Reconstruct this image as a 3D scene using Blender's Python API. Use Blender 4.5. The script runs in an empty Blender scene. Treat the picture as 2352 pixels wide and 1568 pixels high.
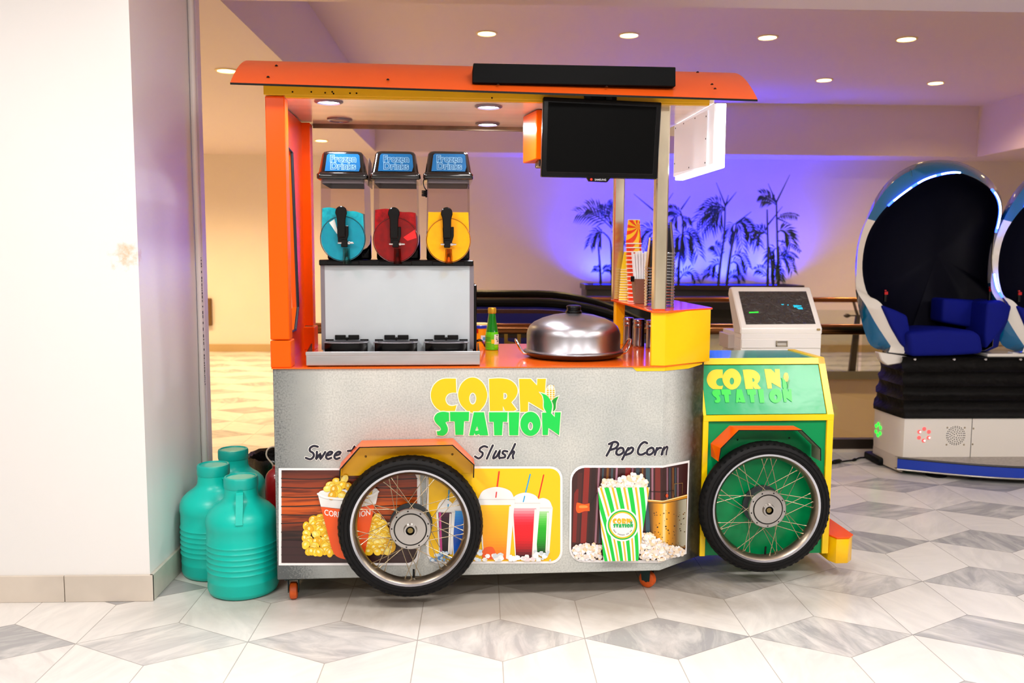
import bpy, bmesh, math, random
from mathutils import Vector as V, Matrix
from mathutils.geometry import tessellate_polygon
random.seed(7)
S = bpy.context.scene
C = S.collection
PI = math.pi

# ---------------------------------------------------------------- camera model
F, H, YAW, PITCH, ROLL = 2000.0, 1.32, .036, .0997, .005
EYE = V((0, 0, H))
FW = V((math.sin(YAW)*math.cos(PITCH), math.cos(YAW)*math.cos(PITCH), -math.sin(PITCH)))
_r0 = V((math.cos(YAW), -math.sin(YAW), 0)); _u0 = _r0.cross(FW)
RT = _r0*math.cos(ROLL) + _u0*math.sin(ROLL)
UP = -_r0*math.sin(ROLL) + _u0*math.cos(ROLL)
def ray(px, py): return FW + RT*((px-1176)/F) - UP*((py-784)/F)
def fl(px, py, z=0.0):
    d = ray(px, py); return EYE + d*((z-H)/d.z)
def aty(px, py, Y):
    d = ray(px, py); return EYE + d*(Y/d.y)
def atx(px, py, X):
    d = ray(px, py); return EYE + d*(X/d.x)
# food cart frame
A = .044
O = V((-.762, 3.194, 0))
RA = Matrix.Rotation(A, 3, 'Z'); RAI = RA.transposed()
def W(l): return O + RA @ V(l)
def cy(px, py, ly=0.0):
    n = RA @ V((0, 1, 0)); d = ray(px, py); t = ((W((0, ly, 0))-EYE).dot(n))/d.dot(n)
    return RAI @ (EYE + d*t - O)
def cz(px, py, z):
    d = ray(px, py); return RAI @ (EYE + d*((z-H)/d.z) - O)
def cxp(px, py, lx):
    n = RA @ V((1, 0, 0)); d = ray(px, py); t = ((W((lx, 0, 0))-EYE).dot(n))/d.dot(n)
    return RAI @ (EYE + d*t - O)

# ---------------------------------------------------------------- materials
def lin(h):
    if not isinstance(h, str): return tuple(h)
    h = h.lstrip('#'); o = []
    for i in (0, 2, 4):
        c = int(h[i:i+2], 16)/255
        o.append(c/12.92 if c <= .04045 else ((c+.055)/1.055)**2.4)
    return tuple(o)
_M = {}
class NT:
    def __init__(s, m):
        m.use_nodes = True; s.m = m; s.t = m.node_tree; s.n = s.t.nodes; s.l = s.t.links
        s.b = s.n['Principled BSDF']
    def new(s, ty, **k):
        n = s.n.new(ty)
        for a, b in k.items():
            if a.startswith('i_'): n.inputs[a[2:].replace('_', ' ')].default_value = b
            else: setattr(n, a, b)
        return n
    def ln(s, a, b): s.l.new(a, b)
def mat(name, col='#808080', rough=.5, metal=0.0, emit=0.0, ecol=None, noise=None, bump=None, coat=0.0, spec=.5, stretch=None, col2=None, alpha=1.0, aniso=0):
    if name in _M: return _M[name]
    m = bpy.data.materials.new(name); _M[name] = m; t = NT(m); b = t.b
    c = lin(col)
    b.inputs['Base Color'].default_value = (*c, 1)
    b.inputs['Roughness'].default_value = rough
    b.inputs['Metallic'].default_value = metal
    b.inputs['Specular IOR Level'].default_value = spec
    b.inputs['Coat Weight'].default_value = coat
    if coat: b.inputs['Coat Roughness'].default_value = .06
    if emit:
        b.inputs['Emission Color'].default_value = (*lin(ecol or col), 1)
        b.inputs['Emission Strength'].default_value = emit
    if noise or bump:
        tc = t.new('ShaderNodeTexCoord'); mp = t.new('ShaderNodeMapping')
        if stretch: mp.inputs['Scale'].default_value = stretch
        t.ln(tc.outputs['Object'], mp.inputs['Vector'])
    if noise:
        sc, am = noise[:2]
        nz = t.new('ShaderNodeTexNoise', i_Scale=sc, i_Detail=(noise[2] if len(noise) > 2 else 4.0))
        t.ln(mp.outputs[0], nz.inputs['Vector'])
        rp = t.new('ShaderNodeValToRGB'); e = rp.color_ramp.elements
        c2 = lin(col2) if col2 else tuple(max(0, v*(1-am)) for v in c)
        c1 = c if col2 else tuple(min(1, v*(1+am*.5)) for v in c)
        e[0].color = (*c2, 1); e[1].color = (*c1, 1); e[0].position = .35; e[1].position = .65
        t.ln(nz.outputs['Fac'], rp.inputs['Fac']); t.ln(rp.outputs['Color'], b.inputs['Base Color'])
    if bump:
        n2 = t.new('ShaderNodeTexNoise', i_Scale=bump[0], i_Detail=3.0)
        t.ln(mp.outputs[0], n2.inputs['Vector'])
        bp = t.new('ShaderNodeBump', i_Strength=bump[1], i_Distance=(bump[2] if len(bump) > 2 else .01))
        t.ln(n2.outputs['Fac'], bp.inputs['Height']); t.ln(bp.outputs['Normal'], b.inputs['Normal'])
    return m
def clear(name, tint='#ffffff', gloss=.08, rough=.03, fres=1.25):
    if name in _M: return _M[name]
    m = bpy.data.materials.new(name); _M[name] = m; t = NT(m); t.n.remove(t.b)
    tr = t.new('ShaderNodeBsdfTransparent'); tr.inputs['Color'].default_value = (*lin(tint), 1)
    gl = t.new('ShaderNodeBsdfGlossy'); gl.inputs['Roughness'].default_value = rough
    fr = t.new('ShaderNodeFresnel', i_IOR=fres)
    ad = t.new('ShaderNodeMath', operation='ADD'); ad.inputs[1].default_value = gloss*.4
    t.ln(fr.outputs[0], ad.inputs[0])
    mx = t.new('ShaderNodeMixShader'); t.ln(ad.outputs[0], mx.inputs[0]); t.ln(tr.outputs[0], mx.inputs[1]); t.ln(gl.outputs[0], mx.inputs[2])
    t.ln(mx.outputs[0], t.n['Material Output'].inputs['Surface'])
    return m
def grad(cols, n):
    o = []
    for k in range(n):
        t_ = k/(n-1)*(len(cols)-1); i = min(int(t_), len(cols)-2); f = t_-i
        a = [int(cols[i][j:j+2], 16) for j in (1, 3, 5)]; b = [int(cols[i+1][j:j+2], 16) for j in (1, 3, 5)]
        o.append('#%02x%02x%02x' % tuple(int(round(x+(y-x)*f)) for x, y in zip(a, b)))
    return o
def art(h, rough=.32): return mat('print_'+h.lstrip('#'), h, rough)

# ---------------------------------------------------------------- mesh tools
def nb(): return bmesh.new()
def face(bm, vs, mi=0, sm=False):
    try:
        f = bm.faces.new(vs); f.material_index = mi; f.smooth = sm; return f
    except ValueError: return None
def box(bm, lo, hi, mi=0, bev=0.0, seg=2, mtx=None):
    lo, hi = V(lo), V(hi)
    t = bmesh.new(); bmesh.ops.create_cube(t, size=1)
    for v in t.verts: v.co = V([lo[i]+(v.co[i]+.5)*(hi[i]-lo[i]) for i in range(3)])
    if bev: bmesh.ops.bevel(t, geom=list(t.edges), offset=bev, segments=1 if bev < .009 else seg, affect='EDGES', profile=.5)
    join(bm, t, mi, mtx)
def join(bm, t, mi=None, mtx=None):
    mp = {}
    for v in t.verts: mp[v] = bm.verts.new(mtx @ v.co if mtx else v.co)
    for f in t.faces:
        g = face(bm, [mp[v] for v in f.verts], f.material_index if mi is None else mi, f.smooth)
    t.free()
def prism(bm, pts, a, b, ax='y', mi=0, bev=0.0, mi_side=None, mtx=None):
    """polygon pts in the plane across axis ax, extruded from a to b"""
    def P(p, d):
        return {'y': (p[0], d, p[1]), 'z': (p[0], p[1], d), 'x': (d, p[0], p[1])}[ax]
    t = bmesh.new(); n = len(pts)
    A_ = [t.verts.new(P(p, a)) for p in pts]; B_ = [t.verts.new(P(p, b)) for p in pts]
    face(t, A_, mi); face(t, B_[::-1], mi)
    for i in range(n): face(t, [A_[i], B_[i], B_[(i+1) % n], A_[(i+1) % n]], mi if mi_side is None else mi_side)
    bmesh.ops.recalc_face_normals(t, faces=t.faces)
    if bev: bmesh.ops.bevel(t, geom=list(t.edges), offset=bev, segments=1 if bev < .009 else 3, affect='EDGES', profile=.5)
    join(bm, t, None, mtx)
def lathe(bm, prof, n=32, c=(0, 0, 0), mi=0, ax='z', cap=True, mtx=None, mif=None):
    c = V(c); R_ = []
    def P(r, h, a):
        x, y = r*math.cos(a), r*math.sin(a)
        p = c + (V((x, y, h)) if ax == 'z' else V((x, h, y)) if ax == 'y' else V((h, x, y)))
        return mtx @ p if mtx else p
    for r, h in prof:
        if r < 1e-6: R_.append([bm.verts.new(P(0, h, 0))])
        else: R_.append([bm.verts.new(P(r, h, 2*PI*i/n)) for i in range(n)])
    for k in range(len(prof)-1):
        a, b = R_[k], R_[k+1]; m_ = mif[k] if mif else mi
        for i in range(n):
            j = (i+1) % n
            if len(a) == 1 and len(b) == 1: continue
            if len(a) == 1: face(bm, [a[0], b[i], b[j]], m_, True)
            elif len(b) == 1: face(bm, [a[i], b[0], a[j]], m_, True)
            else: face(bm, [a[i], b[i], b[j], a[j]], m_, True)
    if cap:
        if len(R_[0]) > 1: face(bm, R_[0][::-1], mif[0] if mif else mi)
        if len(R_[-1]) > 1: face(bm, R_[-1], mif[-1] if mif else mi)
def tube(bm, pts, r, n=8, mi=0, closed=False, caps=True):
    pts = [V(p) for p in pts]; N = len(pts); rings = []
    up = None
    for i, p in enumerate(pts):
        d = (pts[(i+1) % N]-pts[i-1]) if closed else (pts[min(i+1, N-1)]-pts[max(i-1, 0)])
        d.normalize()
        if up is None:
            up = V((0, 0, 1)) if abs(d.z) < .9 else V((1, 0, 0))
        x = d.cross(up)
        if x.length < 1e-5: x = d.cross(V((.3, .5, .8)))
        x.normalize(); y = x.cross(d); up = y
        rr = r[i] if isinstance(r, (list, tuple)) else r
        rings.append([bm.verts.new(p + x*(rr*math.cos(2*PI*k/n)) + y*(rr*math.sin(2*PI*k/n))) for k in range(n)])
    for i in range(N if closed else N-1):
        a, b = rings[i], rings[(i+1) % N]
        for k in range(n): face(bm, [a[k], a[(k+1) % n], b[(k+1) % n], b[k]], mi, True)
    if caps and not closed: face(bm, rings[0][::-1], mi); face(bm, rings[-1], mi)
def loft(bm, rings, mi=0, closed=True, mif=None, smooth=True, cap0=False, cap1=False):
    R_ = [[bm.verts.new(V(p)) for p in r] for r in rings]
    n = len(R_[0])
    for k in range(len(R_)-1):
        for i in range(n if closed else n-1):
            j = (i+1) % n
            face(bm, [R_[k][i], R_[k][j], R_[k+1][j], R_[k+1][i]], mif(k, i) if mif else mi, smooth)
    if cap0: face(bm, R_[0][::-1], mi if not mif else mif(0, 0), False)
    if cap1: face(bm, R_[-1], mi if not mif else mif(len(R_)-2, 0), False)
def sm2(pts, n=5, closed=True):
    """Catmull-Rom through 2D/3D points"""
    P = [V(p) for p in pts]; N = len(P); o = []
    for i in range(N if closed else N-1):
        g = (lambda k: P[k % N]) if closed else (lambda k: P[max(0, min(N-1, k))])
        a, b, c, d = g(i-1), g(i), g(i+1), g(i+2)
        for s in range(n):
            t = s/n
            o.append(.5*((2*b)+(c-a)*t+(2*a-5*b+4*c-d)*t*t+(3*b-a-3*c+d)*t**3))
    if not closed: o.append(P[-1])
    return o
def smc(pts, n=5):
    """closed loop, points given as (x,y) smooth or (x,y,1) corner"""
    N = len(pts); o = []
    for i in range(N):
        p0, p1, p2, p3 = pts[i-1], pts[i], pts[(i+1) % N], pts[(i+2) % N]
        b, c = V(p1[:2]), V(p2[:2])
        k1, k2 = len(p1) > 2, len(p2) > 2
        if k1 and k2: o.append(b); continue
        a = b*2-c if k1 else V(p0[:2]); d = c*2-b if k2 else V(p3[:2])
        for s in range(n):
            t = s/n
            o.append(.5*((2*b)+(c-a)*t+(2*a-5*b+4*c-d)*t*t+(3*b-a-3*c+d)*t**3))
    return [tuple(v) for v in o]
def ell(cx_, cy_, rx, ry, n=28, a0=0.0):
    return [(cx_+rx*math.cos(a0+2*PI*i/n), cy_+ry*math.sin(a0+2*PI*i/n)) for i in range(n)]

def obj(name, bm, mats, parent=None, loc=None, rotz=0.0, sharp=35, label=None):
    me = bpy.data.meshes.new(name)
    if bm.faces and sharp:
        for f in bm.faces: f.smooth = True
    bm.to_mesh(me); bm.free()
    for m in (mats if isinstance(mats, (list, tuple)) else [mats]): me.materials.append(m)
    if sharp: me.set_sharp_from_angle(angle=math.radians(sharp))
    o = bpy.data.objects.new(name, me); C.objects.link(o)
    if parent: o.parent = parent
    if loc: o.location = loc
    if rotz: o.rotation_euler.z = rotz
    if label: o['label'] = label
    return o
def tag(o, label, cat, group=None, kind=None):
    o['label'] = label; o['category'] = cat
    if group: o['group'] = group
    if kind: o['kind'] = kind
    return o
def thing(name, label, cat, loc=(0, 0, 0), rotz=0.0, group=None):
    o = bpy.data.objects.new(name, None); C.objects.link(o); o.empty_display_size = .05
    o.location = loc; o.rotation_euler.z = rotz
    return tag(o, label, cat, group)
def struct(name, bm, mats, sharp=35):
    o = obj(name, bm, mats, sharp=sharp); o['kind'] = 'structure'; return o
def dup(root, loc, rotz=None, label=None):
    r = root.copy(); C.objects.link(r); r.location = loc
    if rotz is not None: r.rotation_euler.z = rotz
    if label: r['label'] = label
    def rec(src, dst):
        for ch in list(src.children):
            c = ch.copy(); C.objects.link(c); c.parent = dst; rec(ch, c)
    rec(root, r); return r

# ---------------------------------------------------------------- flat prints (stickers, lettering)
class Print:
    """flat print on a panel: shapes in 2D (u,v), stacked in thin layers; mp maps (u,v,layer) to 3D"""
    def __init__(s): s.bm = nb(); s.mats = []; s.k = 0
    def mi(s, m):
        if m not in s.mats: s.mats.append(m)
        return s.mats.index(m)
    def up(s, d=1.0): s.k += d
    def fill(s, loops, m, up=1.0):
        s.k += up; i = s.mi(m)
        loops = [[tuple(p[:2]) for p in l] for l in loops]
        flat = [p for l in loops for p in l]
        vs = [s.bm.verts.new((p[0], p[1], s.k)) for p in flat]
        for t in tessellate_polygon([[V((p[0], p[1], 0)) for p in l] for l in loops]):
            face(s.bm, [vs[j] for j in t], i)
    def line(s, pts, w, m, closed=False, up=1.0):
        """ribbon of width w; pts 2D"""
        s.k += up; i = s.mi(m); P = [V(p[:2]) for p in pts]
        q = [P[0]]
        for p in P[1:]:
            if (p-q[-1]).length > 1e-7: q.append(p)
        if closed and (q[0]-q[-1]).length < 1e-7: q.pop()
        P = q; N = len(P); L = []; R_ = []
        for k in range(N):
            a = P[k-1] if (closed or k > 0) else P[k]; b = P[(k+1) % N] if (closed or k < N-1) else P[k]
            d1 = (P[k]-a); d2 = (b-P[k])
            d1 = d1.normalized() if d1.length > 1e-9 else d2.normalized(); d2 = d2.normalized() if d2.length > 1e-9 else d1
            n1 = V((-d1.y, d1.x)); n2 = V((-d2.y, d2.x)); n = n1+n2
            n = n.normalized() if n.length > 1e-6 else n1
            ww = w[k] if isinstance(w, (list, tuple)) else w
            h = ww/2/max(.5, n.dot(n1))
            L.append(s.bm.verts.new((*(P[k]+n*h), s.k))); R_.append(s.bm.verts.new((*(P[k]-n*h), s.k)))
        for k in range(N if closed else N-1):
            j = (k+1) % N; face(s.bm, [L[k], R_[k], R_[j], L[j]], i)
        if not closed and not isinstance(w, (list, tuple)):
            s.fill([ell(P[0].x, P[0].y, w/2, w/2, 10)], m, .1); s.fill([ell(P[-1].x, P[-1].y, w/2, w/2, 10)], m, .1)
    def build(s, name, mp, parent, cut=None, step=.00025, **k):
        if cut is not None:
            bmesh.ops.bisect_plane(s.bm, geom=s.bm.verts[:]+s.bm.edges[:]+s.bm.faces[:], plane_co=(cut, 0, 0), plane_no=(1, 0, 0))
        for v in s.bm.verts: v.co = V(mp(v.co.x, v.co.y, .0006+v.co.z*step))
        return obj(name, s.bm, s.mats, parent, sharp=0, **k)
# letters of the sign, traced on a 2352x1176 grid
_C = smc([(568,190,1),(400,190),(300,228),(225,310),(192,430),(215,540),(270,622),(340,674,1),(555,674,1),(580,587,1),(500,600),(440,570),(412,500),(440,432),(500,402),(576,400,1)])
_Oo = smc([(820,172),(910,200),(990,280),(1038,420),(1010,560),(930,670,1),(820,702),(725,665,1),(640,570),(602,430),(640,290),(725,200)]); _Oi = ell(822,488,52,88)
_R = smc([(1065,192,1),(1230,185),(1370,208),(1462,280),(1495,370),(1470,460),(1400,545,1),(1482,655,1),(1435,674,1),(1310,674,1),(1272,600,1),(1277,674,1),(1078,676,1)]); _Ri = smc([(1283,402,1),(1322,412),(1338,450),(1322,488),(1283,500,1)])
_N = [(1515,192),(1690,192),(1785,292),(1790,192),(1918,192),(1905,400),(1885,672),(1655,535),(1650,686),(1535,690)]
_S = smc([(465,695,1),(370,684),(285,710),(243,780),(268,850),(330,912),(343,950),(320,972),(280,976,1),(293,1036,1),(380,1042),(438,995),(448,930),(425,870),(414,845),(440,832),(468,830,1)])
_T = [(480,687),(768,687),(762,825),(692,825),(680,1031),(562,1031),(550,828),(485,828)]
_A = [(838,692),(990,692),(1055,1038),(925,1038),(918,1016),(865,1038),(848,1000),(838,1038),(768,1038)]; _Ai = [(885,900),(910,962),(858,970)]
_T2 = [(1065,692),(1345,692),(1338,835),(1272,835),(1260,1037),(1143,1037),(1135,835),(1068,835)]
_I = [(1360,692),(1520,692),(1503,1037),(1370,1037)]
_O2 = ell(1686,865,151,181,36); _O2i = ell(1687,900,37,62)
_N2 = [(1860,697),(1930,697),(1990,700),(2050,765),(2052,692),(2140,692),(2115,1036),(1955,925),(1948,1033),(1868,1033)]
_LF = smc([(1830,398,1),(1930,440),(1990,520),(2012,600),(1996,700,1),(1930,700,1),(1888,620),(1886,520),(1868,440)])
_LD = smc([(2108,450,1),(2050,480),(2005,520,1),(2030,590),(2022,684,1),(2062,640),(2072,540)])
LOGO = dict(C=[_C], O=[_Oo, _Oi], R=[_R, _Ri], N=[_N], S=[_S], T=[_T], A=[_A, _Ai], T2=[_T2], I=[_I], O2=[_O2, _O2i], N2=[_N2])
def logo(pr, f, white=None, wr=26, yellow='#ffc200', green='#00cd4b', fl_=None, dk='#009a2c', cob=True):
    """fl_: optional per-letter remap"""
    g = lambda key, l: [f(*(fl_(key, p) if fl_ else p)) for p in l]
    sc = (V(f(1000, 500))-V(f(1100, 500))).length/100
    for grp, col in (('C O R N', yellow), ('S T A T2 I O2 N2', green)):
        if white:
            for k in grp.split():
                for l in LOGO[k]: pr.line(g(k, l), wr*sc, white, True, .4)
            if grp[0] == 'S':
                for l in (_LF, _LD): pr.line(g('LF', l), wr*sc, white, True, .4)
        if grp[0] == 'S' and cob:
            pr.fill([g('LF', ell(1988, 392, 74, 112))], white or art('#ffd23a'))
            for r_ in range(7):
                for c_ in range(3):
                    y0 = 300+r_*32; x0 = 1932+c_*44+ (r_ % 2)*0
                    hw = 15 if r_ > 1 else 9; hh = 11 if r_ > 1 else 6
                    pr.fill([g('LF', [(x0-hw+14, y0-hh), (x0+hw+14, y0-hh), (x0+hw+14, y0+hh), (x0-hw+14, y0+hh)])], art('#f0b028'), .15)
        for k in grp.split(): pr.fill([g(k, l) for l in LOGO[k]], art(col), .3)
        if grp[0] == 'S':
            pr.fill([g('LF', _LF)], art(green), .3); pr.fill([g('LF', _LD)], art(dk), .3)
def text2d(body, size=1.0, sx=1.0, bold=0.0):
    """built-in font outline -> bmesh in XY, centred"""
    cu = bpy.data.curves.new('lettering', 'FONT'); cu.body = body; cu.size = size; cu.align_x = 'CENTER'; cu.align_y = 'CENTER'
    cu.offset = bold; cu.space_line = .8; cu.resolution_u = 3
    o = bpy.data.objects.new('lettering', cu); C.objects.link(o)
    dg = bpy.context.evaluated_depsgraph_get(); me = bpy.data.meshes.new_from_object(o.evaluated_get(dg))
    bm = nb(); bm.from_mesh(me)
    for v in bm.verts: v.co.x *= sx
    bpy.data.objects.remove(o); bpy.data.curves.remove(cu); bpy.data.meshes.remove(me)
    return bm
def put_text(pr, bm, f, m, up=.5):
    """f maps text xy to print uv"""
    pr.k += up; i = pr.mi(m); mp = {}
    for v in bm.verts: mp[v] = pr.bm.verts.new((*f(v.co.x, v.co.y), pr.k))
    for fc in bm.faces: face(pr.bm, [mp[v] for v in fc.verts], i)
    bm.free()
# ================================================================ the room
YN, YF, YB = 5.75, 9.65, 11.79          # near railing, far railing, back wall
XV = -1.35                              # left end of the stair well
ZL, ZT, ZV = 2.61, 3.25, -4.0
YT0, YT1 = 4.67, 11.27
XT0 = aty(862, 357, YT1).x; XT1 = aty(2243, 370, YT1).x
XL, XR, YC = -6.0, 9.5, -3.5

def floor_material():
    m = bpy.data.materials.new('marble_tiles'); t = NT(m); b = t.b
    at = t.new('ShaderNodeAttribute', attribute_name='tile'); sp = t.new('ShaderNodeSeparateColor'); t.ln(at.outputs['Color'], sp.inputs[0])
    tc = t.new('ShaderNodeTexCoord')
    cb = t.new('ShaderNodeCombineXYZ'); mm = t.new('ShaderNodeMath', operation='MULTIPLY'); mm.inputs[1].default_value = 61
    t.ln(sp.outputs[1], mm.inputs[0]); t.ln(mm.outputs[0], cb.inputs[0]); t.ln(mm.outputs[0], cb.inputs[2])
    ad = t.new('ShaderNodeVectorMath', operation='ADD'); t.ln(tc.outputs['Object'], ad.inputs[0]); t.ln(cb.outputs[0], ad.inputs[1])
    ro = t.new('ShaderNodeVectorRotate', rotation_type='Z_AXIS'); t.ln(ad.outputs[0], ro.inputs['Vector'])
    m2 = t.new('ShaderNodeMath', operation='MULTIPLY'); m2.inputs[1].default_value = 6.28; t.ln(sp.outputs[1], m2.inputs[0]); t.ln(m2.outputs[0], ro.inputs['Angle'])
    mp = t.new('ShaderNodeMapping'); mp.inputs['Scale'].default_value = (1, 3.2, 1); t.ln(ro.outputs[0], mp.inputs['Vector'])
    nz = t.new('ShaderNodeTexNoise', i_Scale=2.6, i_Detail=8.0, i_Distortion=1.6, i_Roughness=.62); t.ln(mp.outputs[0], nz.inputs['Vector'])
    rp = t.new('ShaderNodeValToRGB'); e = rp.color_ramp.elements
    e[0].position = .38; e[0].color = (1, 1, 1, 1); e[1].position = .66; e[1].color = (0, 0, 0, 1); t.ln(nz.outputs['Fac'], rp.inputs['Fac'])
    vm = t.new('ShaderNodeMath', operation='MULTIPLY'); t.ln(rp.outputs['Color'], vm.inputs[0]); t.ln(sp.outputs[2], vm.inputs[1])
    fa = t.new('ShaderNodeMath', operation='ADD', use_clamp=True); t.ln(vm.outputs[0], fa.inputs[0]); t.ln(sp.outputs[0], fa.inputs[1])
    mx = t.new('ShaderNodeMix', data_type='RGBA'); t.ln(fa.outputs[0], mx.inputs['Factor'])
    mx.inputs['A'].default_value = (.85, .825, .78, 1); mx.inputs['B'].default_value = (.38, .38, .385, 1)
    # joints
    uv = t.new('ShaderNodeUVMap'); s2 = t.new('ShaderNodeSeparateXYZ'); t.ln(uv.outputs[0], s2.inputs[0])
    def mth(op, a, b_=None):
        n = t.new('ShaderNodeMath', operation=op)
        for i, x in enumerate((a, b_)):
            if x is None: continue
            if isinstance(x, float): n.inputs[i].default_value = x
            else: t.ln(x, n.inputs[i])
        return n.outputs[0]
    du = mth('MINIMUM', s2.outputs[0], mth('SUBTRACT', 1.0, s2.outputs[0])); dv = mth('MINIMUM', s2.outputs[1], mth('SUBTRACT', 1.0, s2.outputs[1]))
    jt = mth('LESS_THAN', mth('MINIMUM', du, dv), .0055)
    m3 = t.new('ShaderNodeMix', data_type='RGBA'); t.ln(mth('MULTIPLY', jt, .55), m3.inputs['Factor']); t.ln(mx.outputs['Result'], m3.inputs['A']); m3.inputs['B'].default_value = (.13, .11, .09, 1)
    # scuffed brown grime around the cart, plus painted shade beneath it
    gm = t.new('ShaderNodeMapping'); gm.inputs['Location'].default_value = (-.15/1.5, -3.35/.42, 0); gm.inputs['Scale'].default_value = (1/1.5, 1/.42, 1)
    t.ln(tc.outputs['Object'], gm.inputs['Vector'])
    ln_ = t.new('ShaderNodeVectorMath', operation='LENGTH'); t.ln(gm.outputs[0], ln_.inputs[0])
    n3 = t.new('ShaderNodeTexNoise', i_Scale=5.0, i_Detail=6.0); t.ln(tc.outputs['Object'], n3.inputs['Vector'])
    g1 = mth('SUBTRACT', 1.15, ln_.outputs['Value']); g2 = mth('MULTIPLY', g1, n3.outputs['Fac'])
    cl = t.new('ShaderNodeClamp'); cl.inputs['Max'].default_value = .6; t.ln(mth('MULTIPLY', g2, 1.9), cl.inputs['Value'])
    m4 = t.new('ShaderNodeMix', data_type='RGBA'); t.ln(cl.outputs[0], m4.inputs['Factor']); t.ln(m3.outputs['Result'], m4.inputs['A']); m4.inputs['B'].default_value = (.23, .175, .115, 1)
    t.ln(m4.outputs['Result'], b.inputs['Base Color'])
    b.inputs['Roughness'].default_value = .27; b.inputs['Specular IOR Level'].default_value = .35
    return m
def build_floor():
    bm = nb(); cl = bm.loops.layers.float_color.new('tile'); ul = bm.loops.layers.uv.new('UVMap')
    D = .577; s_ = .4945; x0, y0 = .361, 2.884; rnd = random.Random(3)
    def L(i, j): return V((x0+(i+.5*j)*D, y0+j*s_, 0))
    vv = {}
    def vert(p):
        k = (round(p.x, 3), round(p.y, 3))
        if k not in vv: vv[k] = bm.verts.new(p)
        return vv[k]
    for j in range(-10, 19):
        for i in range(-26, 26):
            p = L(i, j)
            if not (XL-.6 < p.x < XR+.6): continue
            for k, (di, dj, ca, cb_) in enumerate((((1, 0, ((1, 0), (0, 1)), ((1, 0), (1, -1)))), ((0, 1, ((1, 0), (0, 1)), ((0, 1), (-1, 1)))), ((-1, 1, ((0, 1), (-1, 1)), ((-1, 0), (-1, 1)))))):
                q = L(i+di, j+dj)
                def cen(c): return (p + L(i+c[0][0], j+c[0][1]) + L(i+c[1][0], j+c[1][1]))/3
                try: f = bm.faces.new([vert(p), vert(cen(ca)), vert(q), vert(cen(cb_))])
                except ValueError: continue
                if k == 0: r = .22+.36*rnd.random(); b = .6
                else: r = .02+.1*rnd.random()**2; b = .12+.16*rnd.random()
                if k == 0 and rnd.random() < .2: r *= .55
                g = rnd.random()
                for lp, u in zip(f.loops, ((0, 0), (1, 0), (1, 1), (0, 1))): lp[cl] = (r, g, b, 1); lp[ul].uv = u
    bmesh.ops.recalc_face_normals(bm, faces=bm.faces)
    for co, no in (((XL, 0, 0), (1, 0, 0)), ((XR, 0, 0), (1, 0, 0)), ((0, YC, 0), (0, 1, 0)), ((0, YB, 0), (0, 1, 0)), ((XV, 0, 0), (1, 0, 0)), ((0, YN-.02, 0), (0, 1, 0)), ((0, YF, 0), (0, 1, 0))):
        bmesh.ops.bisect_plane(bm, geom=bm.verts[:]+bm.edges[:]+bm.faces[:], plane_co=co, plane_no=no)
    dl = []
    for f in bm.faces:
        c = f.calc_center_median()
        if not (XL < c.x < XR and YC < c.y < YB) or (c.x > XV and YN-.02 < c.y < YF): dl.append(f)
    bmesh.ops.delete(bm, geom=dl, context='FACES')
    for f in bm.faces:
        if f.normal.z < 0: f.normal_flip()
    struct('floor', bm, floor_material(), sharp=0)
build_floor()
wall_m = mat('warm_white_paint', '#f2e6da', .55, noise=(1.3, .03))
white_m = mat('white_paint', '#f4f2ee', .45, noise=(2.5, .025))
ceil_m = mat('ceiling_paint', '#ead9d6', .6)
skirt_m = mat('stone_skirting', '#d8cdbf', .3, noise=(3, .12))
slab_m = mat('slab_paint', '#e8d2b0', .5, noise=(.8, .06))
bm = nb(); box(bm, (XL, YB, ZV), (XR, YB+.15, ZT+.2)); struct('wall_back', bm, wall_m)
bm = nb(); box(bm, (XL-.15, YC, 0), (XL, YB, ZT)); struct('wall_left', bm, wall_m)
bm = nb(); box(bm, (XR, YC, 0), (XR+.15, YB, ZT)); struct('wall_right', bm, wall_m)
bm = nb(); box(bm, (XL, YC-.15, 0), (XR, YC, ZT)); struct('wall_front', bm, white_m)
bm = nb(); box(bm, (XL, YB-.03, .0), (XV-.2, YB, .10)); box(bm, (XV-.2, YB-.03, 0), (XR, YB, .10)); struct('baseboard_back', bm, mat('tan_skirting', '#c8a878', .4))
# ceiling with the raised tray
bm = nb()
def quad(*p, mi=0): face(bm, [bm.verts.new(q) for q in p], mi)
quad((XL, YC, ZL), (XL, YT0, ZL), (XR, YT0, ZL), (XR, YC, ZL)); quad((XL, YT1, ZL), (XL, YB, ZL), (XR, YB, ZL), (XR, YT1, ZL))
quad((XL, YT0, ZL), (XL, YT1, ZL), (XT0, YT1, ZL), (XT0, YT0, ZL)); quad((XT1, YT0, ZL), (XT1, YT1, ZL), (XR, YT1, ZL), (XR, YT0, ZL))
quad((XT0, YT0, ZL), (XT0, YT1, ZL), (XT0, YT1, ZT), (XT0, YT0, ZT)); quad((XT1, YT0, ZL), (XT1, YT0, ZT), (XT1, YT1, ZT), (XT1, YT1, ZL))
quad((XT0, YT1, ZL), (XT1, YT1, ZL), (XT1, YT1, ZT), (XT0, YT1, ZT)); quad((XT0, YT0, ZL), (XT0, YT0, ZT), (XT1, YT0, ZT), (XT1, YT0, ZL))
quad((XT0, YT0, ZT), (XT0, YT1, ZT), (XT1, YT1, ZT), (XT1, YT0, ZT))
struct('ceiling', bm, ceil_m, sharp=0)
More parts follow.
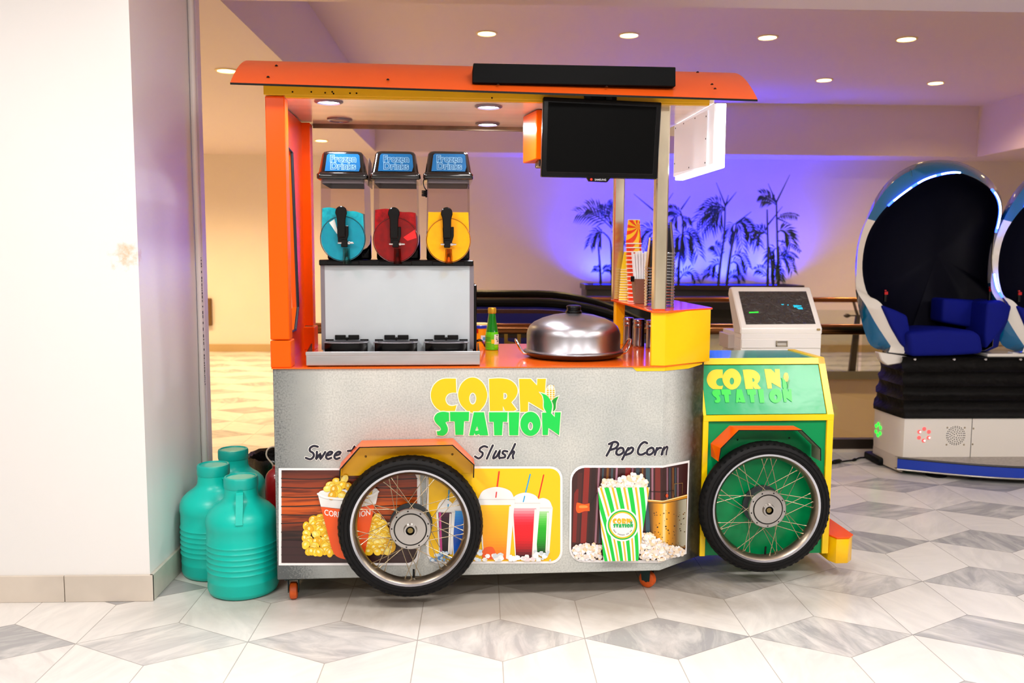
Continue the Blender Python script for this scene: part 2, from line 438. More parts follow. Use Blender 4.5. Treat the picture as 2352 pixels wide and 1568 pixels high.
# slab edges round the stair well
bm = nb()
box(bm, (XV, YF, -.9), (XR, YF+.2, -.004)); box(bm, (XV, YF+.25, ZV), (XR, YF+.4, -.9))
struct('wall_slab_far', bm, slab_m)
bm = nb(); box(bm, (XV-.2, YN, ZV), (XV, YF, -.004)); box(bm, (XV, YN-.22, ZV), (XR, YN-.02, -.004)); struct('wall_slab_near', bm, slab_m)
bm = nb(); box(bm, (XV, YN-.1, ZV-.1), (XR, YF+.3, ZV)); struct('floor_lower', bm, mat('lower_floor', '#c9b595', .3))
# white pillar on the left
PC = fl(347, 1378); PX, PY, PB = PC.x, PC.y, 4.02
pil_m = bpy.data.materials.new('pillar_gloss_paint'); t = NT(pil_m)
t.b.inputs['Roughness'].default_value = .32; t.b.inputs['Specular IOR Level'].default_value = .4
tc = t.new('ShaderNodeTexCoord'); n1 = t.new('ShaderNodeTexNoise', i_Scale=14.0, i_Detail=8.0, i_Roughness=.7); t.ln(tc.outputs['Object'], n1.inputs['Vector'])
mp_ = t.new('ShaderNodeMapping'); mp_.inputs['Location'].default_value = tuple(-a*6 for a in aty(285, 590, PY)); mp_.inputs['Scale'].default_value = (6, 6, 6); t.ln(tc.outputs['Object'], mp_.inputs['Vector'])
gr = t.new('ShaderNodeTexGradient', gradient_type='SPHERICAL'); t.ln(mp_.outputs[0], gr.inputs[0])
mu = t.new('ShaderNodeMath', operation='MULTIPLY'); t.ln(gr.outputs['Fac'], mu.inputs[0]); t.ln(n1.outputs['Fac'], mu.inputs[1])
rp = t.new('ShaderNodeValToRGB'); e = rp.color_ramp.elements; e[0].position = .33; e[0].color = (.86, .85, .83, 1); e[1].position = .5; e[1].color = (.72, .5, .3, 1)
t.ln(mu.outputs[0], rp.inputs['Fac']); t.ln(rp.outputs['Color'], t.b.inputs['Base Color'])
bm = nb(); box(bm, (-3.4, PY, 0), (PX, PB, ZL)); struct('wall_pillar', bm, pil_m)
bm = nb()
jx = aty(150, 1350, PY).x
for a, b_ in ((-3.4, -2.45), (-2.447, jx), (jx+.003, PX+.013)): box(bm, (a, PY-.013, 0), (b_, PY, .103), 0, .002)
box(bm, (PX, PY-.012, 0), (PX+.013, PB, .103), 1, .002)
struct('baseboard_pillar', bm, [skirt_m, mat('stone_skirting_side', '#cfc8ba', .25, noise=(4, .15))])
bm = nb(); box(bm, (PX-.001, PB-.055, .103), (PX+.012, PB-.0, ZL), 0, .002); struct('trim_1', bm, mat('batten_paint', '#ddd3d8', .35))
# conduit with its printed line of small type
p0, p1 = atx(437, 0, PX+.015), atx(472, 1085, PX+.015)
pv = obj('conduit', *(lambda b: (tube(b, [V((PX+.014, p0.y+(p1.y-p0.y)*k/8+.004*math.sin(k*1.7), ZL-(ZL-.11)*k/8)) for k in range(9)], .0125, 12), (b, mat('white_plastic', '#e9e6e2', .35)))[1])(nb()))
tag(pv, 'thin white plastic conduit running down the side of the white pillar', 'pipe')
bm = nb(); rnd = random.Random(2); z = 1.30
while z > .74:
    h = rnd.choice((.004, .007, .010, .014)); w = rnd.uniform(.003, .008)
    yy = p0.y+(p1.y-p0.y)*(ZL-z)/(ZL-.11)
    box(bm, (PX+.0255, yy-.004, z-h), (PX+.0268, yy-.004+w, z)); z -= h+rnd.choice((.003, .004, .006, .016))
obj('printed_marks', bm, mat('black_ink', '#1b1b20', .6), pv)

# ---------------------------------------------------------------- recessed ceiling lights
lens_m = mat('lamp_lens', '#fff0c8', .4, emit=14, ecol='#ffd890'); ring_m = mat('lamp_ring', '#ffe6b0', .4)
def lamp_mesh(r):
    a, b_ = nb(), nb()
    lathe(a, [(r, 0), (r*1.22, -.001), (r*1.22, -.006), (r, -.010), (r*.98, -.002)], 32, cap=False)
    lathe(b_, [(0, -.004), (r*.98, -.004)], 32, cap=False)
    return a, b_
LAMPS = [(1118, 76, ZT, 'downlight first from the left in the front row of the raised ceiling', 'front row of ceiling downlights'),
 (1445, 80, ZT, 'downlight second from the left in the front row of the raised ceiling', 'front row of ceiling downlights'),
 (1763, 85, ZT, 'downlight third from the left in the front row of the raised ceiling', 'front row of ceiling downlights'),
 (2082, 89, ZT, 'downlight at the right end of the front row of the raised ceiling', 'front row of ceiling downlights'),
 (1893, 183, ZT, 'smaller downlight just right of the orange cart roof in the back row', 'back row of ceiling downlights'),
 (2149, 190, ZT, 'smaller downlight above the egg seats in the back row', 'back row of ceiling downlights'),
 (521, 161, ZL, 'big yellow downlight in the low ceiling beside the left tip of the cart roof', 'low ceiling downlights'),
 (738, 322, ZL, 'yellow downlight in the low ceiling seen beneath the cart canopy', 'low ceiling downlights')]
def light(name, kind, loc, energy, color, size=.1, rot=None, spot=None, blend=1.0, shape=None, sy=None):
    d = bpy.data.lights.new(name, kind); d.energy = energy; d.color = color
    if kind == 'AREA':
        d.shape = shape or 'DISK'; d.size = size
        if sy: d.size_y = sy
    else: d.shadow_soft_size = size
    if spot: d.spot_size = math.radians(spot); d.spot_blend = blend
    o = bpy.data.objects.new(name, d); C.objects.link(o); o.location = loc
    if rot: o.rotation_euler = rot
    return o
WARM = (1, .70, .33)
proto = None
for px, py, z, lab, grp in LAMPS:
    p = fl(px, py, z)
    if proto is None:
        proto = thing('ceiling_light', lab, 'ceiling light', p, 0, grp); a, b_ = lamp_mesh(.078)
        obj('ring', a, ring_m, proto); obj('lens', b_, lens_m, proto); o = proto
    else:
        o = dup(proto, p, None, lab); o['group'] = grp
    if z == ZL: o.scale = (.86, .86, 1)

# ---------------------------------------------------------------- glass railings
bronze = mat('bronze_tube', '#8a5a36', .22, 1.0)
glass_m = clear('rail_glass', '#f2f5f0', .05)
dkch = mat('dark_channel', '#4a4038', .35, .6)
pale = mat('pale_stone', '#dccfbd', .35)
nr = thing('glass_railing', 'near bronze handrail and glass panels along the stair well behind the cart', 'railing', (0, YN, 0))
bm = nb(); tube(bm, [(XV, 0, .83), (XR, 0, .83)], .036, 16); obj('handrail', bm, bronze, nr)
for k in range(5):
    x0 = XV+.02+k*2.17
    bm = nb(); box(bm, (x0, -.006, .06), (x0+2.15, .006, .80)); obj('glass_panel', bm, glass_m, nr)
bm = nb(); box(bm, (XV, -.03, .018), (XR, .03, .085)); obj('base_channel', bm, dkch, nr)
bm = nb(); box(bm, (XV, -.05, 0), (XR, .05, .02)); obj('kerb', bm, pale, nr)
fr_ = thing('glass_railing', 'far bronze handrail on dark posts across the stair well', 'railing', (0, YF, 0))
bm = nb(); tube(bm, [(XV, 0, .83), (XR, 0, .83)], .03, 14); obj('handrail', bm, bronze, fr_)
gx = aty(1963, 770, YF).x
for k in range(-3, 3):
    x0 = gx+k*1.9+.06
    if x0+1.8 < XV or x0 > XR-1.8: continue
    bm = nb(); box(bm, (max(x0, XV+.1), -.075, -.05), (x0+1.86, -.063, .72)); obj('glass_panel', bm, glass_m, fr_)
steel_d = mat('dark_steel', '#6d6258', .35, .8)
for k in range(-3, 4):
    x0 = gx+k*1.9
    if x0 < XV+.1 or x0 > XR-.1: continue
    bm = nb(); prism(bm, [(x0-.055, 0), (x0+.02, 0), (x0+.05, .66), (x0+.005, .66)], -.02, .02)
    tube(bm, [(x0+.03, 0, .64), (x0+.0, 0, .72), (x0-.03, 0, .81)], .016, 8)
    p_ = obj('post', bm, steel_d, fr_)
    bm = nb(); tube(bm, [(x0-.11, -.05, .655), (x0+.16, -.05, .66)], .008, 8); lathe(bm, [(.003, -.05), (.024, -.02), (.024, .0), (.01, .03)], 14, (x0-.11, -.05, .655), ax='x')
    obj('glass_clamp', bm, steel_d, p_)
bm = nb(); box(bm, (XV, -.09, -.06), (XR, -.05, .03)); obj('base_channel', bm, mat('grey_channel', '#8d8878', .4, .3), fr_)

# ---------------------------------------------------------------- escalator behind the counter
es = thing('escalator', 'black escalator balustrades with blue lit side panels behind the slush machine', 'escalator', (0, 0, 0))
rub = mat('black_rubber', '#080707', .35, spec=.15); esteel = mat('escalator_trim', '#5b4038', .25, .8); navy = mat('navy_panel', '#020230', .35, emit=.035, ecol='#0000ff')
e_blk = mat('escalator_black', '#0b0908', .3)
def es_curve(z0, Y, px_s):
    xs = aty(px_s, 700, Y).x; xl = aty(1000, 700, Y).x; pts = [(xl, z0)]
    for k in range(9):
        t_ = k/8; x = xs+t_*1.0; pts.append((x, z0-.33*(t_**2)*.9))
    pts.append((xs+1.25, z0-.33*.9-.16)); return pts
for Y, dz in ((7.4, 0.0), (6.3, -.012)):
    c = es_curve(.985+dz, Y, 1235)
    bm = nb(); tube(bm, [(x, Y, z_) for x, z_ in c], .034, 10); h_ = obj('handrail', bm, rub, es)
    for off, w, m_, nm in ((-.05, .028, esteel, 'handrail_guide'), (-.078, .075, navy, 'lit_panel'), (-.155, .022, esteel, 'trim_strip'), (-.178, .06, e_blk, 'side_panel'), (-.24, .016, esteel, 'trim_strip'), (-.256, .07, navy, 'lit_panel'), (-.33, .26, e_blk, 'skirt_panel')):
        bm = nb(); loft(bm, [[(x, Y-.02, z_+off) for x, z_ in c], [(x, Y-.02, z_+off-w) for x, z_ in c], [(x, Y+.03, z_+off-w) for x, z_ in c], [(x, Y+.03, z_+off) for x, z_ in c], [(x, Y-.02, z_+off) for x, z_ in c]], closed=False)
        obj(nm, bm, m_, es)
bm = nb()
xl, xr = aty(1085, 780, 6.15).x, aty(1300, 780, 6.15).x
box(bm, (xl-.5, 6.12, .10), (xr+.6, 6.16, .62)); obj('end_panel', bm, mat('escalator_brown', '#2a1c14', .4), es)
ym = mat('yellow_frame', '#b98a1c', .5)
bm = nb()
for px in (1162, 1192):
    x = aty(px, 790, 6.1).x; box(bm, (x-.012, 6.09, .55), (x+.012, 6.11, .76))
tube(bm, [aty(1160, 785, 6.1), aty(1195, 793, 6.1)], .012, 6)
obj('safety_barrier', bm, ym, es, label='yellow bars')

# ---------------------------------------------------------------- planter and palms
PYp = 11.1
xa, xb = aty(1347, 660, PYp).x, aty(1842, 660, PYp).x; ztop = aty(1600, 654, PYp).z
pl = thing('planter', 'long black planter box with palms in blue light by the back wall', 'planter', ((xa+xb)/2, PYp, 0))
hw = (xb-xa)/2
bm = nb()
box(bm, (-hw, 0, .30), (hw, .55, ztop-.06), 0, .01)
obj('box', bm, mat('planter_black', '#0d0b0b', .35), pl)
bm = nb()
for (a, b_) in (((-hw-.02, -.03, ztop-.065), (hw+.02, .02, ztop)), ((-hw-.02, .53, ztop-.065), (hw+.02, .57, ztop)), ((-hw-.02, .02, ztop-.065), (-hw+.03, .53, ztop)), ((hw-.03, .02, ztop-.065), (hw+.02, .53, ztop))): box(bm, a, b_)
obj('rim', bm, mat('planter_rim', '#3a2f2b', .3, .3), pl)
bm = nb(); box(bm, (-hw+.02, .02, ztop-.06), (hw-.02, .53, ztop-.03)); obj('soil', bm, mat('soil', '#2b2018', .9, noise=(20, .5), bump=(30, .6)), pl)
bm = nb(); box(bm, (-hw+.1, .08, 0), (hw-.1, .5, .30)); obj('plinth', bm, wall_m, pl)
bm = nb(); box(bm, (-hw+.15, .44, ztop-.03), (hw-.15, .47, ztop-.01)); obj('light_strip', bm, mat('blue_strip', '#2030ff', .5, emit=6, ecol='#1020ff'), pl)
def palm(stems, fronds, spikes, seed, lab):
    rnd = random.Random(seed)
    def P(x, y, dy=0): return aty(1300+x/4.2, 400+y/4.2, PYp+.28+dy)
    base = P(*stems[0][0]); root = thing('palm_plant', lab, 'plant', (base.x, PYp+.28, ztop-.03), 0, 'palms in the lit planter')
    o0 = V((base.x, PYp+.28, ztop-.03))
    for st in stems:
        bm = nb(); pts = sm2([P(*p, rnd.uniform(-.05, .05))-o0 for p in st], 4, False); pts[0].z = 0; n_ = len(pts)
        tube(bm, pts, [.020-.012*k/n_ for k in range(n_)], 6); obj('stem', bm, mat('palm_stem', '#3c4a20', .6), root)
    for s_ in spikes:
        bm = nb(); tube(bm, [P(*s_[0])-o0, P(*s_[1], -.1)-o0], [.012, .003], 5); obj('spear_leaf', bm, mat('palm_leaf', '#2c4416', .5), root)
    for (a, b_, drop, ln_) in fronds:
        bm = nb(); dy = rnd.uniform(-.18, .12)
        A_, B_ = P(*a)-o0, P(*b_, dy)-o0; M_ = (A_+B_)/2+V((0, 0, drop)); n_ = 11; rach = []
        for k in range(n_+1):
            t_ = k/n_; rach.append(A_*(1-t_)**2+M_*2*t_*(1-t_)+B_*t_*t_)
        tube(bm, rach, [.008-.005*k/n_ for k in range(n_+1)], 5)
        for k in range(2, n_+1):
            d = (rach[k]-rach[k-1]).normalized(); L_ = ln_*(.55+.45*math.sin(PI*k/(n_+2)))
            for sgn in (-1, 1):
                side = d.cross(V((.2*sgn, 1, .3))).normalized()*sgn
                dr = (d*.75+side*.7+V((0, rnd.uniform(-.3, .3), -.35))).normalized()
                w = d.cross(dr).cross(dr).normalized()*.010; q0 = rach[k]; q1 = q0+dr*L_*.5+V((0, 0, .01)); q2 = q0+dr*L_+V((0, 0, -.12*L_))
                vs = [bm.verts.new(v) for v in (q0, q1+w, q2, q1-w)]; up_ = bm.verts.new(q1+V((0, -.006, .004)))
                face(bm, [vs[0], vs[1], up_]); face(bm, [vs[1], vs[2], up_]); face(bm, [vs[2], vs[3], up_]); face(bm, [vs[3], vs[0], up_])
        obj('frond', bm, mat('palm_leaf', '#2c4416', .5), root)
    return root
palm([[(445, 1045), (440, 800), (425, 640), (365, 565)], [(335, 1045), (325, 850), (312, 700)]],
     [((440, 520), (130, 370), .12, .2), ((440, 500), (240, 320), .1, .2), ((365, 570), (235, 670), .14, .16), ((365, 565), (300, 660), .1, .15), ((430, 470), (385, 300), .03, .2), ((340, 960), (270, 905), .05, .1), ((350, 960), (420, 920), .06, .1), ((445, 560), (520, 640), .14, .18), ((440, 480), (470, 330), .05, .2)], [((440, 500), (375, 270))], 1,
     'palm at the left end of the planter, left of the steel posts')
palm([[(1085, 1040), (1090, 850), (1115, 680), (1130, 470), (1100, 350)], [(900, 1040), (890, 700), (870, 540)]],
     [((1130, 590), (1030, 720), .14, .2), ((1130, 590), (1275, 760), .2, .2), ((1130, 580), (1170, 790), .1, .2), ((1120, 590), (1090, 770), .1, .18), ((1130, 570), (1240, 640), .12, .2), ((870, 560), (720, 590), .12, .2), ((870, 560), (740, 720), .15, .2), ((1110, 400), (1000, 350), .05, .14), ((1120, 430), (1170, 470), .06, .14), ((1090, 400), (1040, 470), .06, .14), ((1090, 1030), (1250, 1010), .22, .13), ((1090, 1030), (1000, 980), .15, .13)],
     [((860, 360), (655, 190)), ((1110, 340), (1200, 210)), ((870, 420), (1035, 180))], 2, 'palm behind the front steel post of the cart')
palm([[(1470, 1045), (1490, 850), (1525, 600), (1535, 300)], [(1550, 1045), (1590, 750), (1630, 560), (1645, 470)]],
     [((1535, 330), (1270, 440), .16, .22), ((1535, 330), (1310, 540), .22, .22), ((1530, 340), (1400, 500), .14, .22), ((1525, 350), (1460, 470), .1, .2), ((1530, 330), (1340, 330), .14, .2), ((1640, 470), (1840, 660), .2, .2), ((1640, 470), (1700, 700), .2, .2), ((1640, 480), (1790, 590), .15, .18), ((1640, 480), (1560, 620), .12, .18), ((1500, 830), (1440, 690), .05, .14), ((1490, 880), (1400, 950), .12, .14), ((1590, 860), (1690, 930), .12, .14), ((1600, 800), (1750, 880), .16, .12), ((1560, 1030), (1680, 1010), .14, .12), ((1480, 1030), (1330, 970), .12, .12)],
     [((1540, 310), (1450, 80)), ((1540, 300), (1645, 170)), ((1540, 300), (1568, 200)), ((1645, 470), (1790, 360))], 3, 'two stemmed palm in the middle of the planter')
palm([[(1945, 1045), (1950, 800), (1945, 590), (1940, 340)], [(2050, 1045), (2040, 700), (2030, 280)], [(2000, 1045), (1985, 850), (1960, 700)]],
     [((2030, 280), (1890, 195), .05, .14), ((2030, 300), (1900, 250), .06, .14), ((2045, 560), (2170, 660), .16, .2), ((2040, 560), (2150, 600), .1, .18), ((1945, 590), (1820, 560), .1, .18), ((1945, 590), (1830, 640), .14, .18), ((2040, 700), (2090, 830), .12, .18), ((2040, 720), (1960, 840), .12, .18), ((2030, 430), (2220, 405), .06, .08), ((2040, 800), (2200, 800), .08, .1), ((2040, 830), (2180, 920), .16, .14), ((1950, 900), (2020, 980), .1, .16), ((1950, 860), (2010, 920), .1, .16), ((1960, 1020), (1840, 920), .1, .12), ((2040, 900), (2060, 1000), .1, .16), ((2040, 640), (2250, 740), .05, .05)],
     [((2030, 280), (1950, 90)), ((2030, 270), (2160, 5)), ((1940, 500), (2090, 310)), ((2030, 420), (2160, 480))], 4, 'tall sparse palm at the right end of the planter')
bm = nb(); b0 = aty(477, 685, YB-.04); b1 = aty(487, 748, YB-.04); box(bm, (b0.x-.12, YB-.06, b1.z), (b1.x, YB-.001, b0.z), 0, .008)
wb = obj('wall_box', bm, mat('brown_box', '#6e4f24', .5)); tag(wb, 'small brown box on the back wall beside the white pillar edge', 'wall box')
# ================================================================ the food cart
cart = thing('food_cart', 'orange and grey corn station food cart with canopy and big spoked wheels', 'food cart', O, A)
orange = mat('orange_paint', '#ff5c00', .25, spec=.25)
orange_r = mat('orange_roof', '#e65a16', .36, noise=(2.0, .06))
yellow = mat('yellow_paint', '#ffc400', .28, noise=(3, .03))
yellow_t = mat('yellow_trim', '#ffd400', .3)
green = mat('green_panel', '#008c4e', .26, noise=(2.5, .05), spec=.3)
black = mat('black_plastic', '#050506', .25, spec=.3)
blackm = mat('black_matte', '#060607', .55, spec=.2)
steel = mat('brushed_steel', '#b9bcc0', .3, 1.0, noise=(3, .1), stretch=(1, 1, 18))
chrome = mat('chrome', '#d8d8da', .12, 1.0)
ZC = .902
# --- body with the printed concrete look
bx = 1.46; ax_, ay_ = 1.66, .15
def concrete():
    m = bpy.data.materials.new('printed_concrete'); t = NT(m)
    tc = t.new('ShaderNodeTexCoord'); sx = t.new('ShaderNodeSeparateXYZ'); t.ln(tc.outputs['Object'], sx.inputs[0])
    def mth(op, a, b_=None, cl=False):
        n = t.new('ShaderNodeMath', operation=op, use_clamp=cl)
        for i, x in enumerate((a, b_)):
            if x is None: continue
            if isinstance(x, (int, float)): n.inputs[i].default_value = x
            else: t.ln(x, n.inputs[i])
        return n.outputs[0]
    X, Z = sx.outputs[0], sx.outputs[2]
    n1 = t.new('ShaderNodeTexNoise', i_Scale=3.0, i_Detail=6.0); n2 = t.new('ShaderNodeTexNoise', i_Scale=160.0, i_Detail=3.0)
    for n in (n1, n2): t.ln(tc.outputs['Object'], n.inputs['Vector'])
    n4 = t.new('ShaderNodeTexNoise', i_Scale=40.0, i_Detail=6.0, i_Roughness=.7); t.ln(tc.outputs['Object'], n4.inputs['Vector'])
    # printed dark edge: left edge and lower left, right end
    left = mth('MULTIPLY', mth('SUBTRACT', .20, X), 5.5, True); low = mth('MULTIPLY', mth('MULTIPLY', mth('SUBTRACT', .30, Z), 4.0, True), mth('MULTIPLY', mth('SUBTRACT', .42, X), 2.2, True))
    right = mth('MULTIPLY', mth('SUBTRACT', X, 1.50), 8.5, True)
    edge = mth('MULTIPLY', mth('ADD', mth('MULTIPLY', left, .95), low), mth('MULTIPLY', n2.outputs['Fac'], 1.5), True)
    rp = t.new('ShaderNodeValToRGB'); e = rp.color_ramp.elements
    e[0].position = .3; e[0].color = (*lin('#acb2b0'), 1); e[1].position = .7; e[1].color = (*lin('#cdcec7'), 1); t.ln(n1.outputs['Fac'], rp.inputs['Fac'])
    sp = t.new('ShaderNodeMix', data_type='RGBA', blend_type='MULTIPLY'); sp.inputs['Factor'].default_value = .5
    r2 = t.new('ShaderNodeValToRGB'); e = r2.color_ramp.elements; e[0].position = .32; e[0].color = (.55, .56, .56, 1); e[1].position = .6; e[1].color = (1, 1, 1, 1); t.ln(n2.outputs['Fac'], r2.inputs['Fac'])
    t.ln(rp.outputs['Color'], sp.inputs['A']); t.ln(r2.outputs['Color'], sp.inputs['B'])
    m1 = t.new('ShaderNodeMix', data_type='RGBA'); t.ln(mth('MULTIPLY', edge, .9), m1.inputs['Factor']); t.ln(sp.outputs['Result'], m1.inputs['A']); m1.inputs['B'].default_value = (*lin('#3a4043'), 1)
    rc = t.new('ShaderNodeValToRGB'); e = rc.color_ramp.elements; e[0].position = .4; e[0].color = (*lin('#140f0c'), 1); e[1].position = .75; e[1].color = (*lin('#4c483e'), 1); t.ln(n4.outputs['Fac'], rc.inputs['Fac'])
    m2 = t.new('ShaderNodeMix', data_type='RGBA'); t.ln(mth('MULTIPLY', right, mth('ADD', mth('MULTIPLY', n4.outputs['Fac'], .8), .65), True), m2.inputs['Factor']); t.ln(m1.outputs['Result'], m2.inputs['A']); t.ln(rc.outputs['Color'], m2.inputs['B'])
    t.ln(m2.outputs['Result'], t.b.inputs['Base Color']); t.b.inputs['Roughness'].default_value = .38
    return m
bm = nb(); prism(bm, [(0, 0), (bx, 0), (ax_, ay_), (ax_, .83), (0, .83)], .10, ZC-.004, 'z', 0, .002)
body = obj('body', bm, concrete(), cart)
# front panel print mapping
DX, DY = (ax_-bx), (ay_-0.0); DL = math.hypot(DX, DY); DX /= DL; DY /= DL
def fp(px, py):
    p = cy(px, py, 0)
    if p.x <= bx: return (p.x, p.z)
    n = RA @ V((DY, -DX, 0)); d = ray(px, py); P0 = W((bx, 0, 0)); t_ = (P0-EYE).dot(n)/d.dot(n); q = RAI @ (EYE+d*t_-O)
    return (bx+(q.x-bx)*DX+q.y*DY, q.z)
def fpos(s, z, off):
    if s <= bx: return (s, -off-.0012, z)
    return (bx+(s-bx)*DX+DY*(off+.0012), (s-bx)*DY-DX*(off+.0012), z)
def crop(x0, y0, k): return lambda X, Y: fp(x0+X/k, y0+Y/k)
# --- big sign lettering
f4 = crop(960, 840, 6.533)
pr = Print(); logo(pr, f4, art('#fdf6e0')); pr.build('sign_lettering', fpos, cart, bx)
# --- brush lettered words: white outline under dark strokes
def words(strokes, f, w, name):
    pr = Print(); st = [[f(*p) for p in sm2([(*p, 0) for p in s_], 4, False) for p in [tuple(p)[:2]]] for s_ in strokes]
    k = (V(f(100, 100))-V(f(200, 100))).length/100
    for l in st: pr.line(l, (w+9)*k, art('#f4f2ec'), up=.15)
    pr.up(.6)
    for l in st:
        n = len(l); pr.line(l, w*k, art('#15142a'), up=.15)
    pr.build(name, fpos, cart, bx)
g5 = crop(600, 980, 3.136)
words([[(408,142),(380,136),(354,150),(352,172),(375,188),(378,212),(355,232),(322,222)],
       [(402,178),(400,205),(398,228),(425,195),(428,228),(462,180)],
       [(470,205),(500,198),(512,182),(495,178),(474,195),(468,218),(482,230),(505,222)],
       [(530,205),(560,198),(572,182),(555,178),(534,195),(528,218),(542,230),(565,222)],
       [(672,140),(650,185),(640,228)], [(625,172),(690,165)],
       [(735,150),(720,195),(705,232)], [(690,160),(745,150),(760,172),(720,190)]], g5, 16.5, 'word_lettering')
words([[(1628,145),(1605,138),(1578,152),(1574,172),(1594,186),(1590,208),(1566,226),(1540,212)],
       [(1668,132),(1650,170),(1625,228)],
       [(1692,172),(1675,205),(1672,226),(1695,212),(1718,172),(1712,205),(1716,226)],
       [(1772,176),(1748,172),(1738,188),(1756,202),(1752,218),(1722,222)],
       [(1828,122),(1808,165),(1775,226)], [(1788,200),(1812,176),(1822,182),(1812,205),(1815,226)]], g5, 16.5, 'word_lettering')
g6 = crop(1200, 980, 3.015)
words([[(622,112),(605,155),(582,198)], [(598,118),(640,102),(662,118),(645,145),(608,158)],
       [(680,142),(655,158),(650,185),(672,192),(698,172),(695,148),(678,143)],
       [(732,145),(712,180),(690,224)], [(730,158),(752,142),(766,152),(752,178),(716,192)],
       [(862,112),(842,104),(815,125),(798,165),(805,188),(828,190),(850,178)],
       [(892,142),(866,158),(862,185),(884,190),(906,170),(904,148),(890,143)],
       [(930,145),(915,192)], [(926,162),(945,145),(958,145)],
       [(975,140),(962,190)], [(972,160),(990,138),(1000,142),(994,165),(990,190)]], g6, 16.5, 'word_lettering')
# --- poster 1: sweet corn cup on planks
q6 = crop(620, 1050, 3.36)
def rr(x0, y0, x1, y1, r, corners='1111'):
    o = []
    for (cx_, cy_, a0, on) in ((x1-r, y0+r, -90, corners[1]), (x1-r, y1-r, 0, corners[2]), (x0+r, y1-r, 90, corners[3]), (x0+r, y0+r, 180, corners[0])):
        if on == '1': o += [(cx_+r*math.cos(math.radians(a0+k*15)), cy_+r*math.sin(math.radians(a0+k*15))) for k in range(7)]
        else: o.append((x1 if a0 in (-90, 0) else x0, y0 if a0 in (-90, 180) else y1))
    return o
def M(f, l): return [f(*p[:2]) for p in l]
wood = bpy.data.materials.new('print_planks'); t = NT(wood)
tc = t.new('ShaderNodeTexCoord'); mp_ = t.new('ShaderNodeMapping'); mp_.inputs['Scale'].default_value = (2.2, 1, 40); t.ln(tc.outputs['Object'], mp_.inputs['Vector'])
n1 = t.new('ShaderNodeTexNoise', i_Scale=1.6, i_Detail=6.0, i_Distortion=.8); t.ln(mp_.outputs[0], n1.inputs['Vector'])
sx = t.new('ShaderNodeSeparateXYZ'); t.ln(tc.outputs['Object'], sx.inputs[0])
def zramp(t, sock, stops):
    r_ = t.new('ShaderNodeValToRGB'); e = r_.color_ramp.elements
    while len(e) < len(stops): e.new(.5)
    for i, (p, c) in enumerate(stops): e[i].position = p; e[i].color = (*lin(c), 1)
    t.ln(sock, r_.inputs['Fac']); return r_.outputs['Color']
mr = t.new('ShaderNodeMapRange'); mr.inputs['From Min'].default_value = .15; mr.inputs['From Max'].default_value = .52; t.ln(sx.outputs[2], mr.inputs['Value'])
zc = zramp(t, mr.outputs[0], [(0, '#2c1512'), (.36, '#3a1a10'), (.46, '#8a3408'), (.62, '#d85c08'), (.8, '#9a3a10'), (1, '#4a1c12')])
gc = zramp(t, n1.outputs['Fac'], [(.36, '#5a2c14'), (.52, '#ffffff')])
mx = t.new('ShaderNodeMix', data_type='RGBA', blend_type='MULTIPLY'); mx.inputs['Factor'].default_value = .8; t.ln(zc, mx.inputs['A']); t.ln(gc, mx.inputs['B']); t.ln(mx.outputs['Result'], t.b.inputs['Base Color']); t.b.inputs['Roughness'].default_value = .3
frame_w = art('#f2efee')
pr = Print(); rnd = random.Random(5)
pr.fill([M(q6, rr(68, 82, 1160, 832, 90, '0110'))], frame_w)
pr.fill([M(q6, rr(90, 98, 1136, 812, 78, '0110'))], wood)
for y in (163, 232, 302, 372, 440, 505, 575):
    pr.line(M(q6, [(90+k*104.5, y+5*math.sin(k+y)) for k in range(11)]), .004, art('#24100b'), up=.2)
pr.fill([M(q6, [(90, 640), (1136, 640), (1136, 735), (1110, 780), (1070, 812), (90, 812)])], art('#35191a'))
for y in (690, 750): pr.line(M(q6, [(90, y), (1100, y+8)]), .003, art('#241011'), up=.1)
kcols = [art(c) for c in ('#f7c81a', '#ffd83a', '#eeb40c', '#ffe268')]; khi = art('#fff0a0')
def kernels(pr, f, pts, r0):
    for (x, y) in pts:
        a = rnd.uniform(0, PI); rx, ry = r0*rnd.uniform(.9, 1.15), r0*rnd.uniform(.75, .95)
        def el(rx, ry, dx=0, dy=0): return [f(x+dx+rx*math.cos(u)*math.cos(a)-ry*math.sin(u)*math.sin(a), y+dy+rx*math.cos(u)*math.sin(a)+ry*math.sin(u)*math.cos(a)) for u in [2*PI*k/12 for k in range(12)]]
        pr.fill([el(rx*1.06, ry*1.08)], art('#c98a06'), .12); pr.fill([el(rx, ry)], rnd.choice(kcols), .08); pr.fill([el(rx*.4, ry*.35, -r0*.15, -r0*.25)], khi, .08)
pts = [(rnd.uniform(270, 500), y) for y in [rnd.uniform(460, 735) for _ in range(95)]]
pts = [p for p in pts if p[0] > 250+max(0, 560-p[1])*.9 and p[0] < 500]
pts += [(285, 585), (280, 672), (330, 715), (395, 712), (460, 712), (330, 505), (395, 480), (312, 645), (370, 640), (430, 600), (450, 660)]
kernels(pr, q6, sorted(pts, key=lambda p: p[1]), 31)
pts = sorted([(rnd.uniform(750, 960), y) for y in [rnd.uniform(450, 725) for _ in range(70)]], key=lambda p: p[1])
kernels(pr, q6, [p for p in pts if p[0] < 880+(p[1]-450)*.3], 32)
pr.fill([M(q6, smc([(372, 270, 1), (420, 245), (610, 238), (800, 228), (842, 250, 1), (820, 350, 1), (610, 388), (398, 372, 1)]))], art('#eeece8'))
pts = [(rnd.uniform(440, 790), y) for y in range(205, 300, 4)]; pts += [(470, 205), (520, 180), (580, 160), (640, 150), (700, 165), (745, 190), (500, 275), (560, 290), (620, 295)]
